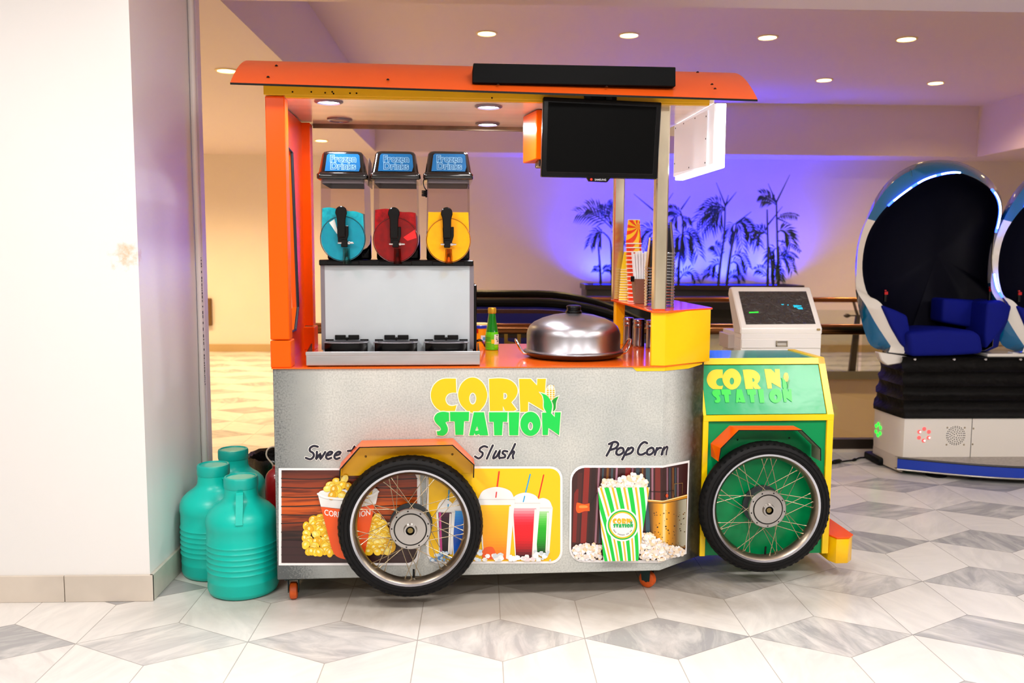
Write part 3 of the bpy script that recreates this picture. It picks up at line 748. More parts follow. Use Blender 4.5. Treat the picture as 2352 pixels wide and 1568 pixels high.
kernels(pr, q6, [p for p in sorted(pts, key=lambda p: p[1]) if p[1] > 150+abs(p[0]-610)*.28], 33)
pr.line(M(q6, sm2([(376, 272, 0), (440, 300, 0), (610, 312, 0), (770, 290, 0), (838, 255, 0)], 5, False)), .008, art('#f8f7f4'), up=.3)
pr.fill([M(q6, smc([(398, 372, 1), (610, 390), (812, 352, 1), (735, 735, 1), (620, 775), (520, 752), (480, 690, 1)]))], art('#f4560a'))
def curved(bm_, x0, y0, k, bend): return (bm_, lambda x, y: q6(x0+k*x, y0-k*y+bend*(x*k)**2))
tb = text2d('CORN STATION', 1.0, .78, .012); put_text(pr, tb, lambda x, y: q6(602+62*x, 436-62*y-.0006*(62*x)**2*1.2+0*x), art('#fbfaf7'), 1)
tb = text2d('FRESH', 1.0, .85); put_text(pr, tb, lambda x, y: q6(610+40*x, 520-40*y), art('#fbfaf7'), .3)
pr.build('sweet_corn_poster', fpos, cart, bx)
# --- poster 2: slush cups
pr = Print()
pr.fill([M(q6, rr(1208, 68, 2258, 818, 95))], frame_w)
pr.fill([M(q6, rr(1226, 85, 2240, 800, 80))], art('#ffc800'))
def gcup(xl, xr, yt, yb, tl, cols, dome, straw, scol, lid=70):
    w = xr-xl; ins = w*.12
    if straw: pr.line(M(q6, straw), .0048, art(scol), up=.3)
    pr.fill([M(q6, smc([(xl-8, yt, 1), (xl+w*.12, yt-(yt-dome)*.7), (xl+w*.5, dome), (xr-w*.12, yt-(yt-dome)*.7), (xr+8, yt, 1)]))], art('#f1f0ee'), .3)
    if straw: pr.line(M(q6, [straw[1], (straw[1][0]*.8+straw[0][0]*.2, straw[1][1]*.8+straw[0][1]*.2)]), .0044, art(scol), up=.2)
    pr.fill([M(q6, [(xl-10, yt), (xr+10, yt), (xr-ins, yb), (xl+ins, yb)])], art('#f0efec'), .3)
    cols = grad(cols, 18); n = len(cols); y0 = yt+tl
    for k, c in enumerate(cols):
        ya, yb_ = y0+(yb-y0)*k/n, y0+(yb-y0)*(k+1)/n+2
        fa = lambda y: ins*(y-yt)/(yb-yt)
        pr.fill([M(q6, [(xl+6+fa(ya), ya), (xr-18+-fa(ya), ya), (xr-18-fa(yb_), yb_), (xl+6+fa(yb_), yb_)])], art(c), .05)
    pr.line(M(q6, [(xl-8, yt+4), (xr+8, yt+4)]), .003, art('#d9d7d2'), up=.2)
    pr.line(M(q6, [(xr-28, yt+tl+14), (xr-28-ins*.8, yb-10)]), .006, art('#fbf3e8'), up=.2)
gcup(2040, 2172, 385, 735, 30, ['#a8dc98', '#58cc48', '#22b41e', '#18a818', '#0f8a14', '#0a4a10'], 312, [(2112, 135), (2072, 310)], '#f01414')
gcup(1868, 2075, 348, 770, 42, ['#f6a8b0', '#f04458', '#ee1024', '#e60a1c', '#d80818', '#a80814', '#4a0810'], 270, [(2008, 130), (1955, 340)], '#1ea2dc')
gcup(1400, 1530, 402, 800, 8, ['#2a9ae8', '#1878dc', '#0f5cc8', '#0a4cb0', '#0a58c4', '#5aa4e4'], 318, None, None)
gcup(1292, 1420, 415, 745, 6, ['#4a1030', '#1c0812', '#120608', '#100507', '#1c0814'], 322, [(1383, 232), (1374, 392)], '#189ad8')
pr.line(M(q6, [(1312, 425), (1322, 730)]), .008, art('#c43a86'), up=.2)
gcup(1615, 1880, 318, 782, 46, ['#ffc61a', '#ffba10', '#ffb408', '#ffae08', '#ffa208', '#fb8e08', '#f06a10'], 225, [(1768, 108), (1743, 305)], '#e81818')
pr.fill([M(q6, smc([(1650, 700), (1720, 690), (1740, 770), (1645, 775)]))], art('#f05a18'), .1)
rnd = random.Random(8)
for (xa_, xb_, ya_, yb_, n, pal_) in ((1240, 1425, 730, 795, 26, ('#cfe2f2', '#8fb8e0', '#eaf2f8', '#5c8cc0')), (1565, 1640, 700, 790, 12, ('#4a86d8', '#cfe2f2', '#eef4f8')), (1655, 1790, 750, 792, 18, ('#f6f4f0', '#d9dde0', '#ffffff')), (1850, 2040, 762, 792, 18, ('#f6f4f0', '#e6d6d8', '#ffffff')), (2040, 2180, 722, 788, 24, ('#f2f3f4', '#c8d2d8', '#ffffff'))):
    for k in range(n):
        x, y, r_ = rnd.uniform(xa_, xb_), rnd.uniform(ya_, yb_), rnd.uniform(9, 26); a0 = rnd.uniform(0, 6)
        pr.fill([M(q6, [(x+r_*rnd.uniform(.7, 1.1)*math.cos(a0+u*1.05), min(798, y+r_*.8*math.sin(a0+u*1.05))) for u in range(6)])], art(rnd.choice(pal_)), .06)
pr.build('slush_poster', fpos, cart, bx)
# --- poster 3: popcorn
q7 = crop(1290, 1050, 5.806)
pr = Print(); rnd = random.Random(11)
outer = [(1370, 102), (1700, 38), (1660, 1285), (1370, 1372), (1340, 1396)] + [(290+190*math.cos(math.radians(90+k*15)), 1206+190*math.sin(math.radians(90+k*15))) for k in range(7)] + [(310+200*math.cos(math.radians(180+k*15)), 302+200*math.sin(math.radians(180+k*15))) for k in range(7)]
inner = [(1370, 132), (1680, 72), (1642, 1252), (1360, 1345), (1330, 1362)] + [(290+165*math.cos(math.radians(90+k*15)), 1198+165*math.sin(math.radians(90+k*15))) for k in range(7)] + [(315+180*math.cos(math.radians(180+k*15)), 315+178*math.sin(math.radians(180+k*15))) for k in range(7)]
pr.fill([M(q7, outer)], frame_w); pr.fill([M(q7, inner)], art('#3a1614'))
def stripe(x, w, c, top=None, bot=1140, lean=-60):
    t0 = top if top is not None else (136 if x < 1360 else 136-(x-1370)*.19)
    y0 = max(t0, 136 + (max(0, 300-x))*.8)
    pr.fill([M(q7, [(x, y0), (x+w, y0), (x+w+lean*(bot-y0)/1000, bot), (x+lean*(bot-y0)/1000, bot)])], art(c), .1)
for x, w, c in ((215, 60, '#4a1c18'), (300, 75, '#8a2218'), (400, 60, '#2a1210'), (485, 26, '#9a6a78'), (540, 26, '#33444c'), (600, 30, '#7a4a14'), (660, 28, '#3a4a50'), (722, 26, '#a8788a'), (850, 70, '#7a1c16'), (935, 22, '#8a5a6c'), (990, 50, '#2a3c48'), (1070, 20, '#7a4a18'), (1120, 55, '#34525c'), (1195, 26, '#9a6878'), (1245, 70, '#702018'), (1320, 50, '#34100e'), (1392, 18, '#8a6070'), (1425, 22, '#2c3a44'), (1470, 16, '#7a4c14'), (1500, 22, '#33414a'), (1535, 16, '#8a6472')):
    stripe(x, w, c, lean=-50 if x < 1100 else 0)
pr.fill([M(q7, [(165, 480), (200, 420), (225, 420), (190, 1130), (140, 1130)])], art('#7a1d16'), .1)
pr.fill([M(q7, smc([(195, 620), (215, 600), (300, 622), (370, 608, 1), (372, 712, 1), (300, 715), (225, 740), (192, 700)]))], art('#ff5a08'))
pr.fill([M(q7, smc([(240, 640), (330, 640), (340, 668), (240, 672)]))], art('#ff9440'), .1)
pr.line(M(q7, [(372, 650), (420, 560), (470, 470)]), .003, art('#1a0c0a'), up=.1)
# kettle
pr.fill([M(q7, [(1155, 600), (1360, 610), (1664, 545), (1644, 1210), (1420, 1160), (1230, 1130)])], art('#8a5a18'))
KC = ['#4a3418', '#7a5216', '#b87812', '#d88e10', '#f0a818', '#ffe9b0', '#f0aa18', '#d08a14', '#a87018', '#7a5a30', '#8d8468', '#a8a28c', '#b9b49c']
KG = grad(KC, 44)
for k in range(44):
    x0, x1 = 1150+505*k/44, 1150+505*(k+1)/44+1
    yt0 = 598-(max(0, x0-1360))*.2; yt1 = 598-(max(0, x1-1360))*.2; fb = lambda x: x-10+max(0, 1230-x)*.75
    pr.fill([M(q7, [(x0, yt0), (x1, yt1), (fb(x1), 1130+(x1-1150)*.12), (fb(x0), 1130+(x0-1150)*.12)])], art(KG[k]), .03)
for k in range(70):
    x, y = rnd.uniform(1230, 1630), rnd.uniform(700, 1180); r_ = rnd.uniform(4, 13); pr.fill([M(q7, ell(x, y, r_, r_*.8, 7))], art(rnd.choice(('#5a3a10', '#3a240c', '#7a4a12'))), .02)
pr.fill([M(q7, [(1140, 556), (1360, 570), (1666, 488), (1664, 545), (1360, 612), (1150, 590)])], art('#c88418'))
pr.line(M(q7, [(1145, 565), (1360, 578), (1664, 500)]), .0035, art('#ffe9a8'), up=.1); pr.line(M(q7, [(1150, 592), (1360, 608), (1662, 542)]), .002, art('#3a2408'), up=.1)
pr.line(M(q7, [(1165, 450), (1480, 436), (1490, 500)]), .0025, art('#1c100c'), up=.1); pr.line(M(q7, [(1490, 500), (1492, 350), (1600, 340), (1595, 480)]), .0022, art('#8a6a38'), up=.1)
pr.fill([M(q7, ell(1392, 508, 18, 26, 10))], art('#d84a10'), .1)
def popc(pts, r0):
    tones = [art(c) for c in ('#fdf3e4', '#f6e4cc', '#ffffff', '#f4d4a8', '#e9dcd2', '#ece9ec')]
    for (x, y) in pts:
        for k in range(3):
            xx, yy = x+rnd.uniform(-.6, .6)*r0, y+rnd.uniform(-.6, .6)*r0; r_ = r0*rnd.uniform(.4, .75)
            l = [(xx+r_*rnd.uniform(.8, 1.1)*math.cos(u*.9), yy+r_*rnd.uniform(.8, 1.1)*math.sin(u*.9)) for u in range(7)]
            pr.fill([M(q7, l)], rnd.choice(tones), .04)
        if rnd.random() < .35: pr.fill([M(q7, ell(x+rnd.uniform(-10, 10), y+rnd.uniform(-10, 10), 7, 6, 7))], art(rnd.choice(('#e8a84a', '#8a4a20', '#f0b860', '#b06a2c'))), .04)
popc([(p, q) for p, q in [(rnd.uniform(165, 520), rnd.uniform(1170, 1335)) for _ in range(110)] if q > 1165+abs(p-400)*.12 and (p-290)**2+(q-1198)**2 < 160**2 or (p > 290 and q < 1335)], 36)
pts = [(rnd.uniform(1050, 1610), rnd.uniform(1000, 1335)) for _ in range(330)]
popc([p for p in pts if p[1] > 1000+(max(0, p[0]-1130))*.52-max(0, p[0]-1450)*.35+(25 if p[0] > 1300 else 0) and p[1] < 1335-max(0, p[0]-1340)*.26 and p[0] < 1605], 40)
popc([p for p in [(rnd.uniform(520, 1125), rnd.uniform(190, 385)) for _ in range(260)] if p[1] > 205+ (abs(p[0]-940)*.42 if p[0] > 760 else 70+abs(p[0]-640)*.5)], 40)
# carton
tl, trr, brr, bl = (470, 385), (1157, 380), (1005, 1355), (545, 1360)
pr.fill([M(q7, [tl, trr, brr, bl])], art('#f6f4f0'))
def ct(u, v):
    x = (tl[0]+(trr[0]-tl[0])*u)*(1-v)+(bl[0]+(brr[0]-bl[0])*u)*v; y = (tl[1]+(trr[1]-tl[1])*u)*(1-v)+(bl[1]+(brr[1]-bl[1])*u)*v; return q7(x, y)
def cstripe(u0, w, c):
    # stripes run down-right across the carton; clip to its sides
    pts_ = []
    N_ = 24
    L_ = []; R2 = []
    for k in range(N_+1):
        v = k/N_; a = u0+.36*v; b_ = a+w
        a_, b2 = max(0, min(1, a)), max(0, min(1, b_))
        L_.append((a_, v)); R2.append((b2, v))
    for k in range(N_):
        if R2[k][0]-L_[k][0] > 1e-4 or R2[k+1][0]-L_[k+1][0] > 1e-4:
            pr.fill([[ct(*L_[k]), ct(*R2[k]), ct(*R2[k+1]), ct(*L_[k+1])]], art(c), .002)
for k in range(-3, 6):
    cstripe(.12+k*.225, .09, '#00cc3e'); cstripe(.035+k*.225, .042, '#f8b81c')
pr.up(.4)
for r_, c in ((216, '#f6f4f0'), (196, '#00b83c'), (178, '#f8c01c'), (160, '#f4f2ee')): pr.fill([M(q7, ell(797, 880, r_, r_, 40))], art(c), .2)
fm = lambda X, Y: q7(665+(X-190)*.1385, 790+(Y-170)*.139)
logo(pr, fm, None, yellow='#f8b41c', green='#00b050', dk='#007a3a')
for k in range(15):
    a = math.radians(150-k*8.4); x, y = 797+135*math.cos(a), 880+120*math.sin(a)*1.06
    if k in (3, 9, 12): continue
    pr.line(M(q7, [(x-5, y+6), (x, y-7), (x+3, y+5), (x+8, y-3)]), .0011, art('#22223a'), up=.05)
pr.build('popcorn_poster', fpos, cart, bx)
# yellow painted band at the top right of the front panel
pr = Print(); pr.fill([[fp(*p) for p in ((1450, 841), (1520, 841), (1612, 833), (1612, 836), (1580, 846), (1530, 851), (1462, 852))]], yellow); pr.build('painted_band', fpos, cart, bx)
# --- counter top
bm = nb(); prism(bm, [(-.004, -.008), (bx, -.008), (ax_+.002, ay_-.008), (ax_+.002, .835), (-.004, .835)], ZC-.004, ZC, 'z', 0, .001)
obj('counter_top', bm, mat('orange_counter', '#ff6a18', .16, coat=.4), cart)
# --- left posts, side panel
bm = nb(); box(bm, (-.006, 0, ZC+.103), (.062, .07, 1.876), 0, .003); obj('post', bm, orange, cart)
bm = nb(); box(bm, (-.006, -.004, ZC), (.067, .085, ZC+.1), 0, .003); obj('post_collar', bm, orange, cart)
bm = nb(); box(bm, (-.006, .63, ZC+.103), (.058, .70, 1.876), 0, .003); obj('post', bm, orange, cart)
bm = nb(); box(bm, (-.006, .60, ZC), (.066, .71, ZC+.1), 0, .003); obj('post_collar', bm, orange, cart)
oloop = [(.10, 1.735), (.16, 1.735), (.235, 1.66), (.305, 1.12), (.235, 1.022), (.10, 1.022)]
oloop = [(.11, 1.02), (.28, 1.02), (.345, 1.11), (.345, 1.60), (.255, 1.735), (.11, 1.735)]
y_far = cxp(680, 600, .02).y
oloop = [(.09, cxp(665, 763, .02).z), (cxp(676, 757, .02).y, cxp(676, 757, .02).z), (y_far, cxp(682, 705, .02).z), (cxp(668, 350, .02).y, cxp(668, 350, .02).z), (.13, cxp(658, 333, .02).z), (.09, cxp(658, 333, .02).z)]
bm = nb()
for x in (0.0, .022):
    out = [(.065, ZC), (.64, ZC), (.64, 1.876), (.065, 1.876)]
    flat = out+oloop; vs = [bm.verts.new((x, *p)) for p in flat]
    for tri in tessellate_polygon([[V((*p, 0)) for p in out], [V((*p, 0)) for p in oloop]]): face(bm, [vs[j] for j in tri])
n_ = len(oloop)
for k in range(n_):
    a, b_ = oloop[k], oloop[(k+1) % n_]; face(bm, [bm.verts.new((0, *a)), bm.verts.new((.022, *a)), bm.verts.new((.022, *b_)), bm.verts.new((0, *b_))])
obj('side_panel', bm, orange, cart)
bm = nb(); tube(bm, [(.024, *p) for p in oloop], .006, 8, 0, True); obj('window_seal', bm, mat('dark_seal', '#2a2d33', .4), cart)
# --- canopy board, roof
ZK = 1.882
bm = nb(); box(bm, (.0, .015, ZK), (1.63, .70, ZK+.012)); obj('canopy_board', bm, mat('canopy_laminate', '#f4e8da', .16, noise=(2, .08), stretch=(.6, 8, 1)), cart)
bm = nb(); box(bm, (.06, .70, ZK-.018), (1.63, .715, ZK+.012)); obj('canopy_edge', bm, mat('plywood_edge', '#8d7a60', .6, noise=(9, .4)), cart)
bm = nb(); box(bm, (-.008, -.012, 1.878), (1.605, .014, 1.915), 0, .001); box(bm, (.066, -.010, ZK-.012), (1.605, .012, 1.879), 0, .001); 
for px, py in ((715, 211), (747, 213), (763, 211), (766, 215), (804, 214), (819, 214), (672, 211), (1130, 225)):
    p = cy(px, py, -.012); lathe(bm, [(0, -.0006), (.0032, -.0006)], 8, (p.x, -.0122, p.z), 1, 'y')
obj('fascia', bm, [mat('fascia_yellow', '#eab000', .35, noise=(3, .06)), black], cart)
YR, ZRg, DEP = .36, 2.033, .47
def roof_z(u): return ZRg-.158*(u*u)
bm = nb(); N1 = 28
for th, si in ((.005, 0), (.012, 1)):
    rings = []
    for k in range(N1+1):
        u = -1+2*k/N1; y = YR+DEP*u
        dz = -.0 
        xl = -.100-.012*(1-abs(u)); xr = 1.750+.035*(1-abs(u))
        rings.append([(xl+(xr-xl)*j/6, y, roof_z(u)+th+.012-.022*j/6*abs(u)) for j in range(7)])
    loft(bm, rings, 0 if si else 1, closed=False)
    if si == 0: R0 = rings
    else: R1 = rings
def ribbon(bm, a, b_, mi):
    for k in range(len(a)-1): face(bm, [bm.verts.new(a[k]), bm.verts.new(a[k+1]), bm.verts.new(b_[k+1]), bm.verts.new(b_[k])], mi)
ribbon(bm, R0[0], R1[0], 2); ribbon(bm, R0[-1], R1[-1], 2); ribbon(bm, [r[0] for r in R0], [r[0] for r in R1], 2); ribbon(bm, [r[-1] for r in R0], [r[-1] for r in R1], 2)
obj('roof', bm, [orange_r, mat('roof_under', '#c8b49a', .5), blackm], cart)
bm = nb()
for px, py in ((616, 178), (635, 152), (891, 184), (1144, 195), (1393, 200), (1602, 167), (1635, 195), (1642, 205)):
    for it in range(60):
        u = -1+.98*it/60; y = YR+DEP*u; p = cy(px, py, y)
        if p.z < roof_z(u)+.024: break
    lathe(bm, [(0, .006), (.004, .004), (.006, 0)], 8, (p.x, p.y-.002, p.z), 0)
obj('roof_screws', bm, black, cart)
bm = nb(); p = [cy(*q, -.085) for q in ((1090, 145), (1552, 154), (1552, 197), (1085, 190))]
prism(bm, [(p[3].x-.0, p[3].z), (p[2].x, p[2].z-.002), (p[1].x, p[1].z), (p[0].x-.004, p[0].z)], -.085, .10, 'y', 0, .002)
obj('roof_box', bm, mat('black_wood', '#040506', .6, noise=(6, .4), stretch=(1, 1, 6), spec=.1), cart, label='black wooden box')
# --- canopy lights
led_m = mat('led_white', '#f4f6ff', .4, emit=16, ecol='#e4e6ff'); led_ring = mat('led_ring', '#8f8796', .3, .5)
CAN = [(755, 232, 1), (1122, 243, 1), (1120, 283, 1), (780, 274, 0)]
for px, py, on in CAN:
    p = cz(px, py, ZK); bm = nb(); lathe(bm, [(.040, 0), (.053, -.001), (.053, -.005), (.042, -.009), (.040, -.004)], 28, (p.x, p.y, ZK), cap=False)
    r_ = obj('canopy_light', bm, led_ring, cart); bm = nb(); lathe(bm, [(0, -.004), (.041, -.004)], 28, (p.x, p.y, ZK), cap=False)
    obj('lens', bm, led_m if on else mat('led_off', '#b9a89c', .4), r_)
# --- right steel posts and the shelf box
ZS = 1.112
st_m = mat('steel_tube', '#e6dcc0', .2, .95, noise=(3.5, .2), stretch=(3, 3, .9))
bm = nb(); box(bm, (1.418, .012, ZS), (1.466, .06, ZK), 0, .005); obj('steel_post', bm, st_m, cart)
pb = cz(1420, 686, ZS)
bm = nb(); box(bm, (1.408, .757, ZS), (1.456, .80, ZK), 0, .005); obj('steel_post', bm, st_m, cart)
bm = nb()
prism(bm, [(1.408, 0), (bx, -.006), (ax_+.02, ay_-.006), (ax_+.02, ay_+.012), (bx, .012), (1.408, .018)], ZC, ZS-.006, 'z', 0, .0015)
obj('shelf_front', bm, yellow, cart)
bm = nb(); box(bm, (1.425, .77, ZC), (1.468, .825, ZS-.008), 0, .002); obj('shelf_leg', bm, yellow, cart)
bm = nb(); box(bm, (1.60, .155, ZC), (1.625, .72, ZS-.006), 0, .001); obj('shelf_back', bm, mat('dark_inside', '#2a1c16', .6), cart)
bm = nb(); prism(bm, [(1.405, -.012), (bx+.004, -.018), (1.70, .185), (1.70, .83), (1.412, .83)], ZS-.008, ZS, 'z', 0, .0015); obj('shelf_top', bm, [mat('shelf_orange', '#ff5a14', .14, coat=.4)], cart)
# --- hanging orange box behind the screen
bm = nb(); p0 = cz(1232, 252, ZK-.004); zb = cy(1232, 365, p0.y).z
prism(bm, [(p0.x, p0.y), (p0.x+.25, p0.y), (p0.x+.25, p0.y+.17), (p0.x-.036, p0.y+.17)], zb, ZK-.004, 'z', 0, .003)
hb = obj('hanging_box', bm, orange, cart)
bm = nb(); prism(bm, [(p0.x+.012, p0.y+.012), (p0.x+.24, p0.y+.012), (p0.x+.24, p0.y+.15), (p0.x+.012, p0.y+.15)], zb-.022, zb, 'z', 0, .004); obj('lamp_base', bm, black, hb)
bm = nb(); tube(bm, [(p0.x+.02+.012*math.cos(k*.7), p0.y+.05+.02*math.sin(k*.9), zb-.026) for k in range(12)], .003, 6); obj('cable', bm, mat('beige_cable', '#b59a70', .5), hb)
# --- light box sign at the right end
bm = nb(); box(bm, (1.635, .0, 1.645), (1.672, .56, ZK-.002), 0, .002)
sb = obj('light_box', bm, mat('lit_acrylic', '#ffffff', .4, emit=5.5, ecol='#f4f4ff'), cart)
bm = nb(); a = [cxp(*q, 1.622) for q in ((1625, 253), (1550, 289), (1547, 398), (1622, 382))]
prism(bm, [(v.y, v.z) for v in a], 1.622, 1.626, 'x')
wp = mat('white_metal', '#f4f6fa', .3, emit=.22, ecol='#e6ecff')  # faint emission stands in for the sign's light on this plate
p_ = obj('back_plate', bm, wp, sb)
bm = nb(); box(bm, (1.627, .002, 1.66), (1.634, .56, ZK-.003)); obj('inner_frame', bm, mat('white_frame', '#dcd8d4', .4, emit=.45, ecol='#f0f0ff'), sb)
bm = nb()
for fy, fz in ((.03, .1), (.03, .5), (.03, .93), (.35, .04), (.7, .04), (.97, .06), (.97, .8), (.5, .95)):
    q = a[0]*(1-fy)*(1-fz)+a[1]*fy*(1-fz)+a[2]*fy*fz+a[3]*(1-fy)*fz
    lathe(bm, [(0, -.0025), (.0032, -.001), (.0036, 0)], 8, (1.622, q.y, q.z), 0, 'x')
obj('plate_screws', bm, mat('screw_dark', '#3c3c40', .4, .6), p_)
# --- green bonnet section
YG = .15; XG0, XG1 = 1.662, 2.203; ZG0, ZG1, ZG2 = .10, .675, .897; YT = .262; YBk = .68
bm = nb(); prism(bm, [(YG+.006, ZG0), (YG+.006, ZG1), (YT+.004, ZG2-.004), (YBk-.004-.11, ZG2-.004), (YBk, ZG1), (YBk, ZG0)], XG0+.004, XG1-.004, 'x', 0)
bonnet = obj('bonnet', bm, green, cart)
def slope(z): return YG+(YT-YG)*(z-ZG1)/(ZG2-ZG1)
bm = nb(); tw = .022
box(bm, (XG0, YG-.004, ZG0), (XG0+tw, YG+.008, ZG1), 0, .001); box(bm, (XG1-.027, YG-.004, ZG0), (XG1, YG+.02, ZG1), 0, .001)
box(bm, (XG0, YG-.005, ZG1-.018), (XG1, YG+.008, ZG1+.006), 0, .001)
def slab(x0, x1, z0, z1, off=.005, mi=0):
    n = V((0, -(ZG2-ZG1), (YT-YG))).normalized()*off
    pts_ = []
    for x in (x0, x1):
        for z in (z0, z1): pts_.append(V((x, slope(z), z)))
    a, b_, c, d = pts_; t_ = [a+n, c+n, d+n, b_+n]; u_ = [a-n*.6, c-n*.6, d-n*.6, b_-n*.6]
    T_ = [bm.verts.new(v) for v in t_]; U_ = [bm.verts.new(v) for v in u_]
    face(bm, T_, mi); face(bm, U_[::-1], mi)
    for k in range(4): face(bm, [T_[k], U_[k], U_[(k+1) % 4], T_[(k+1) % 4]], mi)
slab(XG0, XG1, ZG2-.024, ZG2); slab(XG1-.027, XG1, ZG1, ZG2); slab(XG0, XG0+.012, ZG1, ZG2)
box(bm, (XG1-.03, YT, ZG2-.012), (XG1, YBk-.11, ZG2+.004), 0, .001)
box(bm, (XG1-.006, YG+.02, ZG0), (XG1+.002, YG+.05, ZG1))
obj('bonnet_trim', bm, yellow_t, bonnet)
bm = nb(); box(bm, (XG0+.002, YT+.008, ZG2-.004), (XG1-.03, YBk-.115, ZG2)); obj('bonnet_top', bm, mat('teal_sheet', '#0fb4b0', .14, coat=.3), bonnet)
bm = nb(); slab(XG0+.014, XG1-.03, ZG1+.008, ZG2-.027, .0015); obj('bonnet_face', bm, mat('green_gloss', '#02a866', .27, spec=.45, noise=(3, .05), bump=(9, .12, .02)), bonnet)
# bonnet lettering
def bpl(px, py):
    n = RA @ V((0, -(ZG2-ZG1), (YT-YG))).normalized(); P0 = W((XG0, YG, ZG1)); d = ray(px, py); q = RAI @ (EYE+d*((P0-EYE).dot(n)/d.dot(n))-O)
    return (q.x, math.hypot(q.y-YG, q.z-ZG1))
sl = V((0, YT-YG, ZG2-ZG1)).normalized(); nn = V((0, -(ZG2-ZG1), YT-YG)).normalized()
TG = dict(C=(150, 395, 318, 612), O=(385, 665, 305, 620), R=(688, 972, 318, 612), N=(1012, 1280, 312, 606), S=(222, 372, 618, 820), T=(362, 530, 618, 815), A=(560, 730, 618, 815), T2=(748, 905, 618, 815), I=(915, 1022, 618, 820), O2=(1085, 1280, 608, 822), N2=(1278, 1440, 612, 808), LF=(1255, 1400, 365, 625))
BB = {}
for k, ls in list(LOGO.items())+[('LF', [_LF, _LD, ell(1988, 392, 74, 112)])]:
    xs = [p[0] for l in ls for p in l]; ys = [p[1] for l in ls for p in l]; BB[k] = (min(xs), max(xs), min(ys), max(ys))
def flg(k, p):
    b_, t_ = BB[k], TG[k]; sh = .13 if k not in ('C', 'O', 'O2', 'LF') else .0
    v = (p[1]-b_[2])/(b_[3]-b_[2]); u = (p[0]-b_[0])/(b_[1]-b_[0]); h = t_[3]-t_[2]; w = (t_[1]-t_[0])-sh*h
    return (t_[0]+u*w+sh*h*v, t_[2]+v*h)
pr = Print(); logo(pr, lambda X, Y: bpl(1600+X/6.533, 800+Y/6.533), None, fl_=flg, green='#1ed83c', yellow='#ffd000', dk='#0a9a30')
pr.build('bonnet_lettering', lambda u, v, off: V((u, YG, ZG1))+sl*v+nn*(off+.002), bonnet)
# bumper
bm = nb(); b0 = cy(1903, 1233, YG).x
prism(bm, [(2.205, .155), (2.222, .115), (2.272, .115), (2.305, .15), (2.305, .60), (2.205, .60)], .068, .172, 'z', 0, .0015); bp_ = obj('bumper', bm, yellow, cart)
bm = nb(); prism(bm, [(2.205, .153), (2.221, .112), (2.273, .112), (2.308, .148), (2.308, .602), (2.205, .602)], .172, .178, 'z', 0, .001); obj('bumper_top', bm, orange, bp_)
bm = nb(); box(bm, (XG1, .16, .09), (2.206, .55, .15)); obj('bumper_bracket', bm, yellow, bp_)
